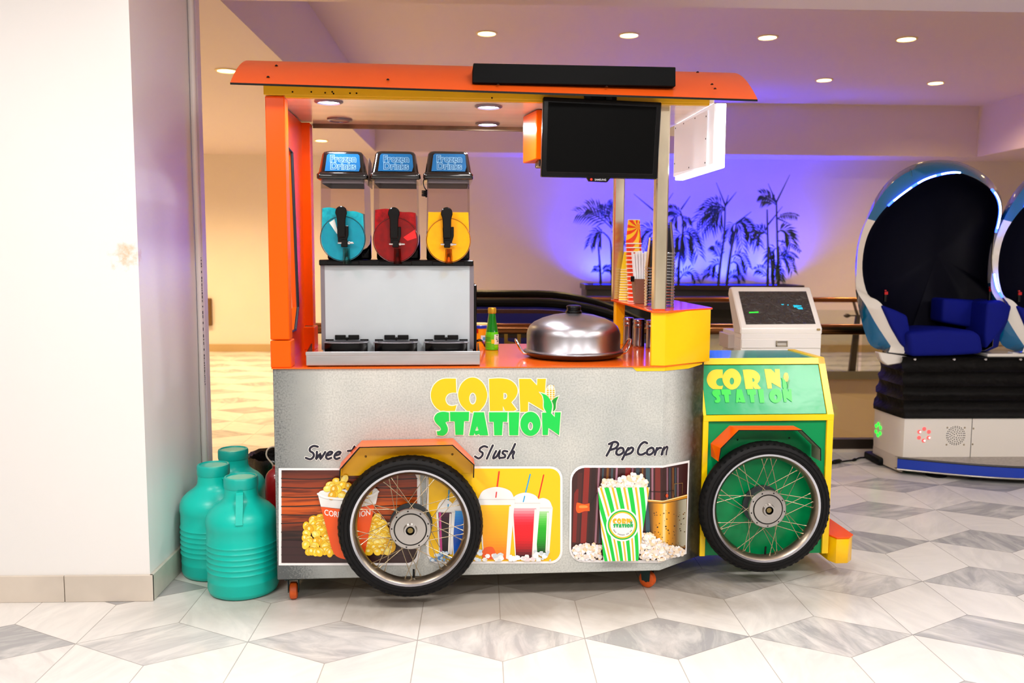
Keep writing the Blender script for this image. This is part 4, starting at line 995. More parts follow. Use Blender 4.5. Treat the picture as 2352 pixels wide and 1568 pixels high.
# --- wheels
tyre_m = bpy.data.materials.new('tyre_rubber'); t = NT(tyre_m); t.b.inputs['Roughness'].default_value = .6; t.b.inputs['Specular IOR Level'].default_value = .25
tc = t.new('ShaderNodeTexCoord'); n1 = t.new('ShaderNodeTexNoise', i_Scale=60.0, i_Detail=4.0); t.ln(tc.outputs['Object'], n1.inputs['Vector'])
t.ln(zramp(t, n1.outputs['Fac'], [(.4, '#060607'), (.74, '#0b0b0d'), (.80, '#33332c')]), t.b.inputs['Base Color'])
rim_m = mat('alloy_rim', '#c9ccd4', .22, 1.0); rim_in = mat('rim_inside', '#a09484', .3, 1.0, noise=(12, .3)); hub_m = mat('hub_alloy', '#b9b6b2', .32, 1.0, noise=(4, .1)); spoke_m = mat('spoke_steel', '#b5a68a', .25, 1.0)
def wheel(cx_, yc, zc, ph, lab):
    R_ = .268; Rr = .2165
    c = (cx_, yc, zc); bm = nb()
    lathe(bm, [(Rr-.004, -.028), (Rr+.004, -.031), (Rr+.006, -.026), (Rr-.002, -.022), (Rr-.012, -.014), (Rr-.016, 0), (Rr-.012, .014), (Rr-.002, .022), (Rr+.006, .026), (Rr+.004, .031), (Rr-.004, .028), (Rr-.013, .02), (Rr-.020, 0), (Rr-.013, -.02), (Rr-.004, -.028)], 72, c, 0, 'y', cap=False, mif=[0, 0, 0, 0, 0, 0, 0, 0, 0, 0, 0, 1, 1, 1])
    w = obj('wheel', bm, [rim_m, rim_in], cart, label=lab)
    bm = nb(); pf = []
    for k in range(15):
        a = math.radians(-118+k*236/14); pf.append((Rr+.020+.0315*math.cos(a), .036*math.sin(a)))
    lathe(bm, pf, 96, c, 0, 'y', cap=False)
    for side in (-1, 1):
        for k in range(60):
            a = 2*PI*k/60+(.05 if side > 0 else 0); r_ = Vr = R_-.0005
            d = V((math.cos(a), 0, math.sin(a))); tn = V((-math.sin(a), 0, math.cos(a)))
            p0_, p1_ = V(c)+d*(R_-.003)+V((0, side*.004, 0)), V(c)+d*(R_-.012)+V((0, side*.027, 0))
            vs = [p0_-tn*.008, p0_+tn*.002, p1_+tn*.010, p1_-tn*.001]; up_ = [v+(d*.0035+V((0, side*.0025, 0))) for v in vs]
            A_ = [bm.verts.new(v) for v in vs]; B_ = [bm.verts.new(v) for v in up_]; face(bm, B_)
            for q in range(4): face(bm, [A_[q], A_[(q+1) % 4], B_[(q+1) % 4], B_[q]])
    for rr_ in (Rr+.012, Rr+.027): lathe(bm, [(rr_-.001, -.0355 if rr_ < Rr+.02 else -.0365), (rr_, -.0385), (rr_+.001, -.0355 if rr_ < Rr+.02 else -.0365)], 72, c, 0, 'y', cap=False)
    obj('tyre', bm, tyre_m, w)
    bm = nb()
    lathe(bm, [(.0, -.052), (.010, -.052), (.0105, -.040), (.0165, -.040), (.0165, -.056), (.022, -.056), (.024, -.050), (.0255, -.045), (.056, -.042), (.0575, -.040), (.058, -.0365), (.0595, -.0365), (.061, -.040), (.074, -.038), (.077, -.034), (.077, -.026), (.066, -.022), (.062, .02), (.080, .024), (.080, .034), (.0, .036)], 48, c, 0, 'y', cap=False, mif=[3, 3, 1, 1, 0, 0, 0, 0, 0, 1, 1, 0, 0, 0, 0, 0, 0, 2, 2, 2])
    for k in range(18):
        a = 2*PI*k/18+ph; d = V((math.cos(a), 0, math.sin(a)))*.0675
        lathe(bm, [(0, -.0012 if k % 2 else -.0004), (.0028 if k % 2 else .0034, -.0004)], 8, (cx_+d.x, yc-.0388, zc+d.z), 0 if k % 2 else 1, 'y')
    obj('hub', bm, [hub_m, black, mat('hub_dark', '#3a3f42', .4, .7), mat('brass_nut', '#8a7a50', .3, 1.0)], w)
    bm = nb()
    for k in range(36):
        side = -1 if k % 2 else 1; g = k//2; a0 = 2*PI*g/18+ph+(.17 if side > 0 else 0); sw = (1 if g % 2 else -1)*.95
        a1 = a0+sw*.62; h = V((.070*math.cos(a0), side*.030, .070*math.sin(a0))); r_ = V(((Rr-.016)*math.cos(a1), side*.004, (Rr-.016)*math.sin(a1)))
        tube(bm, [V(c)+h, V(c)+r_], .00135, 6); e_ = r_-h; e_.normalize(); tube(bm, [V(c)+r_-e_*.012, V(c)+r_], .0026, 6)
    obj('spokes', bm, spoke_m, w)
    bm = nb(); tube(bm, [V(c)+V((.01, 0, -(Rr-.02))), V(c)+V((.01, -.004, -(Rr-.052)))], .0042, 8); obj('valve', bm, black, w)
    return w
wl = cy(943.5, 1208, -.055); wr = cy(1755.5, 1163, .095)
wheel(wl.x, -.055, wl.z, .3, 'larger looking front wheel over the posters')
wheel(wr.x, .095, wr.z, .55, 'wheel in front of the green bonnet')
bm = nb(); tube(bm, [(wl.x, -.03, wl.z), (wl.x, .02, wl.z)], .012, 10); tube(bm, [(wr.x, .12, wr.z), (wr.x, .17, wr.z)], .012, 10); obj('axle', bm, steel, cart)
# --- mudguards
def guard(front, back, yf, yb, name, plate=None, plate_y=None, mats=None):
    bm = nb(); n_ = len(front)
    Fp = [cy(*p, yf) for p in front]; Bp = [cy(*p, yb) for p in back]
    for k in range(n_-1):
        A_ = [bm.verts.new(v) for v in (Fp[k], Fp[k+1], Bp[k+1], Bp[k])]; dn = V((0, 0, -.006))
        cen = (Fp[k]+Fp[k+1])/2; nrm = (Fp[k+1]-Fp[k]).cross(Bp[k]-Fp[k]).normalized()*.004
        if nrm.z > 0 or (abs(nrm.z) < 1e-3): nrm = -nrm
        if k == 0 and n_ > 4: nrm = V((.004, 0, 0))
        if k == n_-2 and n_ > 4: nrm = V((-.004, 0, 0))
        B_ = [bm.verts.new(v+nrm) for v in (Fp[k], Fp[k+1], Bp[k+1], Bp[k])]
        face(bm, A_, 0); face(bm, B_[::-1], 1); face(bm, [A_[0], A_[1], B_[1], B_[0]], 2)
        face(bm, [A_[2], A_[3], B_[3], B_[2]], 2); face(bm, [A_[1], A_[2], B_[2], B_[1]], 2); face(bm, [A_[3], A_[0], B_[0], B_[3]], 2)
    g_ = obj(name, bm, mats, cart, sharp=20)
    if plate:
        bm = nb(); P_ = [cy(*p, plate_y) for p in plate]; prism(bm, [(p.x, p.z) for p in P_], plate_y, plate_y+.004, 'y', 0, .0005)
        for px, py in ((840, 1048), (1039, 1043)):
            q = cy(px, py, plate_y); lathe(bm, [(0, -.003), (.003, -.002), (.0045, 0)], 10, (q.x, plate_y, q.z), 1, 'y')
        obj('mudguard_plate', bm, [yellow, mat('brass_screw', '#7a6030', .3, .8)], g_)
    return g_
guard([(779, 1105), (780, 1077), (825, 1026), (1040, 1021), (1090, 1067), (1089, 1097)], [(783, 1090), (783, 1062), (831, 1011), (1041, 1006), (1088, 1053), (1088, 1085)], -.10, -.003, 'mudguard', [(785, 1077), (828, 1027), (1038, 1022), (1087, 1067), (1087, 1086), (785, 1093)], -.0068, [mat('mudguard_orange', '#ff6a20', .25), yellow, blackm])
guard([(1650, 1060), (1655, 1029), (1697, 987), (1842, 987), (1886, 1030), (1886, 1058)], [(1633, 1047), (1632, 1018), (1675, 977), (1822, 977), (1866, 1020), (1866, 1048)], .045, .147, 'mudguard', None, None, [orange, mat('bare_back', '#8f8d78', .4), blackm])
bm = nb()
for px, py in ((1695, 1010), (1814, 1006)): 
    q = cy(px, py, YG); lathe(bm, [(0, -.003), (.003, -.002), (.004, 0)], 8, (q.x, YG+.005, q.z), 0, 'y')
obj('panel_screws', bm, black, cart)
# --- casters
def caster(x, y, rot, nm_lab=None):
    bm = nb(); mt = Matrix.Translation((x, y, 0)) @ Matrix.Rotation(rot, 4, 'Z')
    box(bm, (-.03, -.03, .084), (.03, .03, .10), 0, .001, mtx=mt)
    for sx_ in (-1, 1): prism(bm, [(-.016, .03), (.016, .03), (.024, .088), (-.02, .088)], sx_*.019-.0015, sx_*.019+.0015, 'x' if 0 else 'y', 0, 0, None, mt @ Matrix.Rotation(PI/2, 4, 'Z'))
    c_ = obj('caster', bm, mat('caster_fork', '#14302e', .5, .4), cart)
    bm = nb(); lathe(bm, [(0, -.015), (.024, -.015), (.032, -.011), (.033, 0), (.032, .011), (.024, .015), (0, .015)], 24, (0, 0, .033), 0, 'x', mtx=mt); lathe(bm, [(0, -.0165), (.009, -.0165), (.009, .0165), (0, .0165)], 12, (0, 0, .033), 1, 'x', mtx=mt)
    obj('caster_wheel', bm, [mat('orange_poly', '#dc5a10', .5, noise=(20, .3)), mat('axle_dark', '#2a2a2a', .4, .6)], c_)
for px, py, rot in ((675, 1374, .1), (1487, 1347, .9)):
    q = cz(px, py, 0); caster(q.x, max(.05, q.y), rot)
caster(.08, .75, .4); caster(1.38, .74, 1.2)
# ================================================================ things on the cart
# --- slush machine
MX, MY = .44, .03
slm = thing('slush_machine', 'steel slush machine with blue, red and yellow drink tanks on the orange counter', 'slush machine', W((MX, MY, ZC)), A)
def ml(l): return V((l[0]-MX, l[1]-MY, l[2]-ZC))
def mp(px, py, ly): return ml(cy(px, py, ly))
alu = mat('aluminium', '#c4c6c8', .33, .9, noise=(4, .12), stretch=(1, 1, 6))
YBf = .145
a = mp(738, 606, YBf); b_ = mp(1086, 606, YBf)
bm = nb(); box(bm, (a.x, YBf-MY, .012), (b_.x, .52, a.z), 0, .002)
cab = obj('cabinet', bm, mat('cabinet_steel', '#c3ccd2', .46, .5, noise=(3, .06)), slm)
bm = nb(); box(bm, (a.x-.004, YBf-MY-.001, .05), (a.x+.012, YBf-MY+.3, a.z-.001)); obj('side_trim', bm, mat('trim_brushed', '#8f8890', .35, .8), cab); bm = nb(); box(bm, (b_.x-.012, YBf-MY-.001, .05), (b_.x+.004, YBf-MY+.3, a.z-.001)); obj('side_trim', bm, mat('trim_brushed', '#8f8890', .35, .8), cab)
bm = nb(); box(bm, (b_.x+.004, YBf-MY+.02, .0), (b_.x+.016, .40, .30), 0, .003); obj('rear_cover', bm, black, cab)
t0, t1 = mp(702, 808, .02), mp(1103, 808, .02)
bm = nb()
x0, x1, zt = t0.x, t1.x, t0.z
box(bm, (x0, -.006, 0.004), (x1, 0.0, zt), 0, .0015); box(bm, (x0, -.004, .004), (x0+.004, YBf-MY, zt-.001), 1); box(bm, (x1-.004, -.004, .004), (x1, YBf-MY, zt-.001), 1)
box(bm, (x0-.001, -.0075, zt-.013), (x1+.001, -.0055, zt-.001), 0, .0006)
box(bm, (x0+.002, -.002, .004), (x1-.002, YBf-MY, .016), 1); prism(bm, [(YBf-MY, zt+.018), (YBf-MY, .01), (.0, .01), (0.0, zt-.002), (.0, zt-.002)], x0+.001, x0+.006, 'x', 1); prism(bm, [(YBf-MY, zt+.018), (YBf-MY, .01), (.0, .01), (.0, zt-.002)], x1-.006, x1-.001, 'x', 1)
obj('front_tray', bm, [alu, black], slm)
for cxx in (794, 909, 1025):
    q0, q1 = mp(cxx-51, 783, .09), mp(cxx+51, 783, .09); zq = mp(cxx, 786, .075).z; xm = (q0.x+q1.x)/2; w = (q1.x-q0.x)/2
    bm = nb(); sec = [(-w, .115), (-w, .055), (-w*.6, .040), (0, .034), (w*.6, .040), (w, .055), (w, .115)]
    prism(bm, [(xm+p[0]*.95, p[1]) for p in sec], .018, zq-.004, 'z', 0, .001)
    box(bm, (xm-w*.55, .105, zq+.004), (xm-w*.06, .112, zq+.022), 0, .001); box(bm, (xm+w*.06, .105, zq+.004), (xm+w*.55, .112, zq+.022), 0, .001)
    lathe(bm, [(0, 0), (.006, 0), (.006, .012), (0, .012)], 10, (xm, .098, zq+.008), 0, 'y')
    for s_ in (-1, 1): prism(bm, [(xm+s_*w*.98, .112), (xm+s_*w*.66, .112), (xm+s_*w*.60, .104), (xm+s_*w*.98, .106)], zq, zq+.006, 'z', 0)
    d_ = obj('drip_tray', bm, black, slm)
    bm = nb(); prism(bm, [(xm+p[0], p[1]-.002) for p in sec], zq-.004, zq, 'z', 0, .001)
    for k in range(7): box(bm, (xm-w*.8, .05+k*.008, zq), (xm+w*.8, .053+k*.008, zq+.0015), 1)
    obj('drip_grate', bm, [mat('grate_grey', '#9c9ca4', .25, .6), mat('grate_dark', '#5a5a60', .3, .5)], d_)
# platform under the tanks
zp0, zp1 = mp(910, 610, YBf).z, mp(910, 597, YBf-.02).z
bm = nb(); box(bm, (a.x-.006, YBf-MY-.022, zp0), (b_.x+.002, .50, zp1), 0, .003)
for cxx in (787, 908, 1030):
    q = mp(cxx, 600, .12)
    box(bm, (q.x-.062, YBf-MY-.028, zp0+.002), (q.x+.062, YBf-MY-.015, zp1-.004), 0, .002)
    prism(bm, [(q.x-.088, zp1-.002), (q.x+.088, zp1-.002), (q.x+.088, zp1+.10), (q.x+.07, zp1+.135), (q.x-.07, zp1+.135), (q.x-.088, zp1+.10)], .33, .36, 'y', 0, .01)
obj('platform', bm, black, slm)
tank_m = clear('clear_plastic', '#f0e6e6', .10, .06, 1.3); tank_m2 = clear('clear_disc', '#ffffff', .015, .04, 1.08)
lid_m = mat('lid_black', '#08090b', .12, coat=.6)
lidsign = mat('lid_sign', '#0a5c94', .38, spec=.25, noise=(30, .12)); lidtxt = art('#90c0de', .5); lidfill = art('#1c5a8a', .5)
def slush_mat(n, c, c2): return mat(n, c, .28, noise=(55, .3, 3), col2=c2, bump=(50, .25, .004), spec=.3)
TK = [(787.5, 548, 'blue slush tank at the left', slush_mat('slush_blue', '#18b4c4', '#0e96ac'), 478, .02, '#18b4c4'), (908.5, 551, 'red slush tank in the middle', slush_mat('slush_red', '#a80a10', '#7c0408'), 480, .015, '#900'), (1030, 552, 'yellow slush tank at the right', slush_mat('slush_yellow', '#ffb400', '#ffae00'), 487, .0, '#fb0')]
YT_ = .105
for i, (pxc, pyc, lab, sm_m, fy, lump, _) in enumerate(TK):
    c = mp(pxc, pyc, YT_); R_ = .083; w = .079; y0, y1 = c.y, c.y+.30
    zt = mp(pxc, 404, YT_).z
    def sect(s, top): return [(c.x-w*s, top)] + [(c.x+R_*s*math.cos(PI+PI*k/16), c.z+R_*s*math.sin(PI+PI*k/16)) for k in range(17)] + [(c.x+w*s, top)]
    sec = sect(1, zt)
    bm = nb(); loft(bm, [[(p[0], y0+.012, p[1]) for p in sec], [(p[0], y1, p[1]) for p in sec]], closed=False)
    f1 = [bm.verts.new((p[0], y1, p[1])) for p in sec]; face(bm, f1)
    f1 = [bm.verts.new((p[0], y0+.012, p[1])) for p in sec if p[1] > c.z-.001]; face(bm, f1)
    tk = obj('tank', bm, tank_m, slm, label=lab)
    # front disc cap
    bm = nb(); lathe(bm, [(R_+.001, .016), (R_+.001, .002), (R_-.003, -.003), (0, -.004)], 48, (c.x, y0, c.z), 0, 'y', cap=False); obj('tank_front', bm, tank_m2, tk)
    # slush
    zf = mp(pxc, fy, YT_).z; rnd = random.Random(i+3); bm = nb(); rings = []
    ny = 12
    for k in range(ny+1):
        y = y0+.006+(y1-.02-y0)*k/ny; ring = []
        for (x, z) in sect(.955, 0)[1:-1]: ring.append((x, y, z))
        for j in range(13):
            x = c.x+w*.955-2*w*.955*j/12; bumpz = lump*(math.sin(PI*j/12)*.25+.22*math.sin(j*.8+k*.6+i)-(1.1*(1-j/12)))
            ring.append((x, y, zf+bumpz))
        rings.append(ring)
    loft(bm, rings, 0, True, cap0=True, cap1=True)
    obj('slush', bm, sm_m, tk, sharp=60)
    bm = nb(); lathe(bm, [(0, .0), (R_*.972, .0), (R_*.972, .008), (0, .008)], 56, (c.x, y0-.0005, c.z), 0, 'y', cap=False)
    obj('front_slush', bm, slush_mat(sm_m.name+'_front', ('#0a92a8', '#8c060a', '#ffae00')[i], ('#0a86a0', '#740407', '#fba600')[i]), tk)
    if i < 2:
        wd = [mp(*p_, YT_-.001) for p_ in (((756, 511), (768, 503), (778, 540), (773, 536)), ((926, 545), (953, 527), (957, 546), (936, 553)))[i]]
        bm = nb(); prism(bm, [(v.x, v.z) for v in wd], y0-.0014, y0-.0008, 'y'); obj('painted_glint', bm, mat('glint_%d' % i, ('#d8e4e0', '#e80c10')[i], .4), tk)  # lighter wedge painted in for light refracted through the disc
    bm = nb(); tube(bm, [(c.x+(R_+.0005)*math.cos(2*PI*k/56), y0+.001, c.z+(R_+.0005)*math.sin(2*PI*k/56)) for k in range(56)], .0016, 6, 0, True); obj('disc_rim', bm, mat('disc_rim_%d' % i, ('#0a4a58', '#5a0a0c', '#a86a04')[i], .2), tk)
    # lid
    bm = nb()
    def rrect(cx_, hw_, ya, yb, r, z): 
        o = []
        for (qx, qy, a0) in ((cx_+hw_-r, ya+r, -90), (cx_+hw_-r, yb-r, 0), (cx_-hw_+r, yb-r, 90), (cx_-hw_+r, ya+r, 180)):
            for k in range(5): an = math.radians(a0+k*22.5); o.append((qx+r*math.cos(an), qy+r*math.sin(an), z))
        return o
    zl0, zl1 = mp(pxc, 411, YT_).z, mp(pxc, 347, YT_+.03).z; h = zl1-zl0
    yl0, yl1 = y0-.002, y1+.012
    rings = [rrect(c.x, .091, yl0, yl1, .012, zl0), rrect(c.x, .094, yl0-.003, yl1+.003, .014, zl0+.003), rrect(c.x, .094, yl0-.003, yl1+.003, .014, zl0+.018), rrect(c.x, .090, yl0, yl1, .014, zl0+.022), rrect(c.x, .087, yl0+.003, yl1-.003, .016, zl0+.026), rrect(c.x, .076, yl0+.022, yl1-.012, .018, zl1-.012), rrect(c.x, .070, yl0+.028, yl1-.018, .018, zl1-.003), rrect(c.x, .060, yl0+.036, yl1-.026, .016, zl1)]
    loft(bm, rings, 0, True, cap0=True, cap1=True, smooth=True); ld = obj('lid', bm, lid_m, tk, sharp=50)
    # sign on the sloped front
    A0 = V((c.x, yl0+.003, zl0+.026)); A1 = V((c.x, yl0+.022, zl1-.012)); sv = (A1-A0); L_ = sv.length; sv.normalize(); nv = V((0, -1, 0)); nv = (nv-sv*nv.dot(sv)).normalized()
    def smap(u, v, off): return A0+V((u, 0, 0))+sv*v+nv*(off+.0015)
    pr = Print(); pr.fill([[(-.063, .002), (.063, .002), (.068, .02), (.064, L_-.006), (.058, L_), (-.050, L_), (-.056, L_-.006)]], lidsign)
    tb = text2d('Frozen\nDrinks', 1.0, .95, .055); put_text(pr, tb, lambda x, y: (x*.0365+.004, y*.0365+L_*.50), lidtxt, .8)
    tb = text2d('Frozen\nDrinks', 1.0, .95, .022); put_text(pr, tb, lambda x, y: (x*.0365+.004, y*.0365+L_*.50), lidfill, .5)
    pr.build('sign', smap, tk)
    bm = nb(); loft(bm, [rrect(c.x, .0785, y0+.013, y1-.004, .01, zt-.026), rrect(c.x, .0785, y0+.013, y1-.004, .01, zt+.004)], 0, True); obj('gasket', bm, mat('grey_gasket', '#77747a', .6), tk)
    # tap: lever, bracket, bolts, spout
    yt = y0-.006; hx = c.x-.004
    def q(px, py): v = mp(px, py, YT_-.02); return (v.x, v.z)
    dx = pxc-787.5
    bm = nb()
    l = smc([(783+dx-13, 488), (783+dx-9, 477), (783+dx+1, 473), (783+dx+11, 478), (783+dx+14, 489), (783+dx+11, 503), (783+dx+10.5, 545, 1), (783+dx-8, 545, 1), (783+dx-9, 503)])
    if i: l = [(x+.5*(0), y+2.5) for x, y in l]
    prism(bm, [q(*p) for p in l], yt-.020, yt-.010, 'y', 0, .003)
    l = [(p[0]+dx, p[1]+(2.5 if i else 0)) for p in ((774, 520), (800, 518), (800, 540), (795, 556), (776, 556))]
    prism(bm, [q(*p) for p in l], yt-.012, yt+.003, 'y', 0, .002)
    box(bm, (q(783+dx, 0)[0]-.012, yt-.019, q(0, 563)[1]), (q(783+dx, 0)[0]+.012, yt-.002, q(0, 545)[1]), 0, .002)
    obj('tap_handle', bm, black, tk)
    bm = nb(); z_ = q(0, 553+(2 if i else 0))[1]; xm = q(786+dx, 0)[0]
    for s_ in (-1, 1):
        lathe(bm, [(0, s_*.026), (.004, s_*.026), (.004, s_*.016), (.007, s_*.016), (.007, s_*.009), (0, s_*.009)], 12, (xm, yt-.012, z_), 0 if s_ < 0 else 0, 'x')
    lathe(bm, [(0, -.030), (.003, -.029), (.003, .030), (0, .030)], 10, (xm, yt-.012, z_), 0, 'x')
    obj('tap_bolt', bm, chrome, tk)
    bm = nb(); zs0, zs1 = q(0, 566)[1], mp(pxc, 606, YT_-.02).z; xs = q(787+dx, 0)[0]
    lathe(bm, [(.0125, zs0-zs1), (.013, .03), (.0145, .022), (.0145, .018), (.015, .0), (.0125, .0), (.011, zs0-zs1)], 20, (xs, yt-.008, zs1), 0, 'z', cap=False); obj('spout', bm, clear('spout_'+('blue', 'red', 'yellow')[i], ('#d0f0ec', '#e8a8a0', '#f8e0a0')[i], .04, .06, 1.15), tk)
    if i == 0:
        bm = nb(); prism(bm, [(zl0-.012, y0+.02), (zl0-.018, y1), (zl0+.05, y1-.01), (zl0+.07, y0+.03)], c.x+.088, c.x+.094, 'x', 0) if 0 else None
        bm2 = nb(); prism(bm2, [(y0+.03, zl0-.022), (y0+.20, zl0-.022), (y0+.17, zl1-.03), (y0+.07, zl1-.02)], c.x+.093, c.x+.097, 'x', 0, .001); obj('lid_flap', bm2, mat('flap_brown', '#5a4a48', .25), ld)
# coiled lamp cord by the third tank
pts = [mp(978, 408, .12), mp(973, 414, .12), mp(973, 424, .12), mp(977, 434, .12)]
for k in range(22): pts.append(mp(975, 437+k*.7, .12)+V((.010*math.cos(k*1.25), .010*math.sin(k*1.25), 0)))
pts.append(mp(980, 452, .12))
bm = nb(); tube(bm, sm2(pts, 3, False), .0022, 6); obj('coiled_cord', bm, black, slm)
bm = nb(); g = lambda px, py, ly: ml(cy(px, py, ly))
tube(bm, sm2([V((b_.x+.012, .30, .08)), g(1093, 783, .5), g(1103, 781, .52), g(1111, 788, .63), V((g(1116, 793, .66).x, g(1116, 793, .66).y, .006)), V((g(1118, 796, .56).x+.02, .72, .006))], 5, False), .0055, 8); obj('power_cord', bm, black, slm)
# --- lime juice bottle
q = cz(1130, 803, ZC); 
def zy(px, py, ly): return cy(px, py, ly).z-ZC
h = zy(1130, 706, q.y); hs = [zy(1130, y, q.y) for y in (720, 733, 748, 758, 770)]
bt = thing('juice_bottle', 'small green lime juice bottle with a gold cap beside the slush machine', 'bottle', W((q.x, q.y, ZC)), A)
bm = nb(); lathe(bm, [(0, 0), (.027, 0), (.0295, .003), (.0295, .012), (.0288, .016), (.0295, .02), (.0295, .062), (.027, .080), (.0225, .105), (.0185, .130), (.0155, h-.03), (.0155, h-.02)], 32, cap=False, mif=[0, 0, 0, 1, 1, 1, 0, 2, 2, 2, 2]); obj('glass_body', bm, [mat('lime_bottle', '#5ed010', .12, coat=.3), mat('lime_light', '#86e018', .12), mat('green_glass', '#067a10', .08, coat=.4)], bt)
bm = nb(); lathe(bm, [(.0165, h-.026), (.0172, h-.024), (.0172, h-.002), (.016, h), (0, h)], 28, cap=False)
for k in range(24):
    a_ = 2*PI*k/24; box(bm, (-.0008, -.0008, h-.022), (.0008, .0008, h-.004), mtx=Matrix.Translation((.0173*math.cos(a_), .0173*math.sin(a_), 0)))
obj('cap', bm, mat('gold_cap', '#d4a42c', .3, .7), bt)
bm = nb()
def cyl_patch(bm, r, a0, a1, z0, z1, mi=0, n=10):
    A_ = [(r*math.cos(math.radians(a0+(a1-a0)*k/n)), r*math.sin(math.radians(a0+(a1-a0)*k/n))) for k in range(n+1)]
    loft(bm, [[(*p, z0) for p in A_], [(*p, z1) for p in A_]], mi, closed=False)
cyl_patch(bm, .0298, 180, 290, .012, .066, 0); cyl_patch(bm, .0301, 285, 345, .026, .070, 1); cyl_patch(bm, .0302, 262, 288, .030, .048, 2); cyl_patch(bm, .0302, 195, 255, .052, .057, 3); cyl_patch(bm, .0302, 195, 250, .044, .048, 3); cyl_patch(bm, .0302, 200, 258, .034, .036, 4); cyl_patch(bm, .0303, 305, 330, .064, .067, 5); cyl_patch(bm, .0303, 303, 308, .046, .058, 5); cyl_patch(bm, .0303, 303, 320, .046, .0485, 5); cyl_patch(bm, .0303, 324, 328, .046, .058, 5); cyl_patch(bm, .0303, 312, 335, .038, .042, 5)
obj('bottle_label', bm, [art('#62c81a'), art('#dfe8dc'), art('#f2c81e'), art('#3aa028'), art('#c8e04a'), art('#22303a')], bt)
# --- yellow powder tub
q = cz(1104, 793, ZC); q.y = max(q.y, .72); q = cz(1104, 793, ZC) if q.y < .83 else q
q = V((.795, .755, ZC)); top = zy(1104, 741, q.y)
tb_ = thing('custard_tub', 'yellow tub with a blue lid standing behind the green bottle', 'tub', W((q.x, q.y, ZC)), A)
bm = nb(); lathe(bm, [(0, 0), (.029, 0), (.034, top-.02)], 28); obj('tub_body', bm, mat('tub_yellow', '#ffae10', .35), tb_)
bm = nb(); lathe(bm, [(.036, top-.024), (.037, top-.012), (.035, top-.010), (.035, top-.003), (.030, top), (0, top)], 28, cap=False, mif=[0, 0, 1, 1, 1]); obj('lid', bm, [mat('tub_blue', '#1838c0', .3), mat('tub_lid', '#e8d890', .3)], tb_)
bm = nb(); cyl_patch(bm, .0345, 215, 250, top-.045, top-.026, 0); cyl_patch(bm, .0335, 270, 320, .022, .05, 1); cyl_patch(bm, .0338, 285, 318, .028, .042, 2); obj('tub_label', bm, [art('#b81010'), art('#e6eef4'), art('#48a8e0')], tb_)
# --- steel pan with domed lid
pn = thing('domed_pan', 'steel pan under a big domed steel lid on the orange counter', 'pan', W((1.158, .315, ZC)), A)
pol = mat('polished_steel', '#b4b4ba', .33, 1.0, noise=(2.2, .25), stretch=(1, 1, .6))
bm = nb(); lathe(bm, [(0, .002), (.176, .002), (.196, .010), (.206, .020), (.207, .024), (.196, .022), (.18, .010), (0, .008)], 72, cap=False); pan_ = obj('pan', bm, mat('pan_dark', '#4a4240', .25, .9), pn)
bm = nb()
for s_ in (-1, 1):
    l = [V((s_*.196, -.045, .018)), V((s_*.212, -.043, .022)), V((s_*.226, -.040, .045)), V((s_*.236, -.030, .066)), V((s_*.238, .0, .070)), V((s_*.236, .030, .066)), V((s_*.226, .040, .045)), V((s_*.212, .043, .022)), V((s_*.196, .045, .018))]
    bm = nb(); tube(bm, sm2(l, 4, False), .0048, 10); obj('pan_handle', bm, chrome, pn)
zt = zy(1315, 718, .315)
prof = [(.203, .018), (.2045, .023), (.203, .028), (.196, .031), (.1925, .036), (.1925, .088), (.189, .104), (.180, .120), (.163, .134), (.13, .149), (.085, .162), (.04, .168), (0, .170)]
prof = [(r_, z_ if z_ < .04 else z_*zt/.170) for r_, z_ in prof]
bm = nb(); lathe(bm, prof, 96, cap=False); dl = obj('dome_lid', bm, pol, pn)
bm = nb(); lathe(bm, [(.033, zt-.004), (.034, zt+.004), (.033, zt+.008), (.029, zt+.010), (.029, zt+.020), (.031, zt+.024), (.030, zt+.028), (.022, zt+.031), (0, zt+.031)], 32, cap=False); obj('knob', bm, black, dl)
# --- metal shakers under the shelf
sh_m = mat('shaker_steel', '#a8989a', .2, 1.0, noise=(3, .1))
S0 = None
for (lx, ly, lab) in ((1.478, .735, 'metal shaker under the shelf, next to the yellow back leg'), (1.507, .64, 'middle metal shaker under the shelf with a worn band'), (1.548, .575, 'metal shaker nearest the yellow box front, half hidden by it')):
    if S0 is None:
        S0 = thing('shaker', lab, 'shaker', W((lx, ly, ZC)), A, 'shakers under the cup shelf'); bm = nb(); lathe(bm, [(0, 0), (.024, 0), (.025, .002), (.025, .014), (.0242, .016), (.0242, .095)], 28, cap=False); obj('shaker_body', bm, sh_m, S0)
        bm = nb(); lathe(bm, [(.0250, .092), (.0258, .096), (.0258, .106), (.0245, .109), (.0245, .112), (.0258, .115), (.0258, .124), (.023, .130), (0, .131)], 28, cap=False); obj('lid', bm, sh_m, S0)
    else: dup(S0, W((lx, ly, ZC)), None, lab)
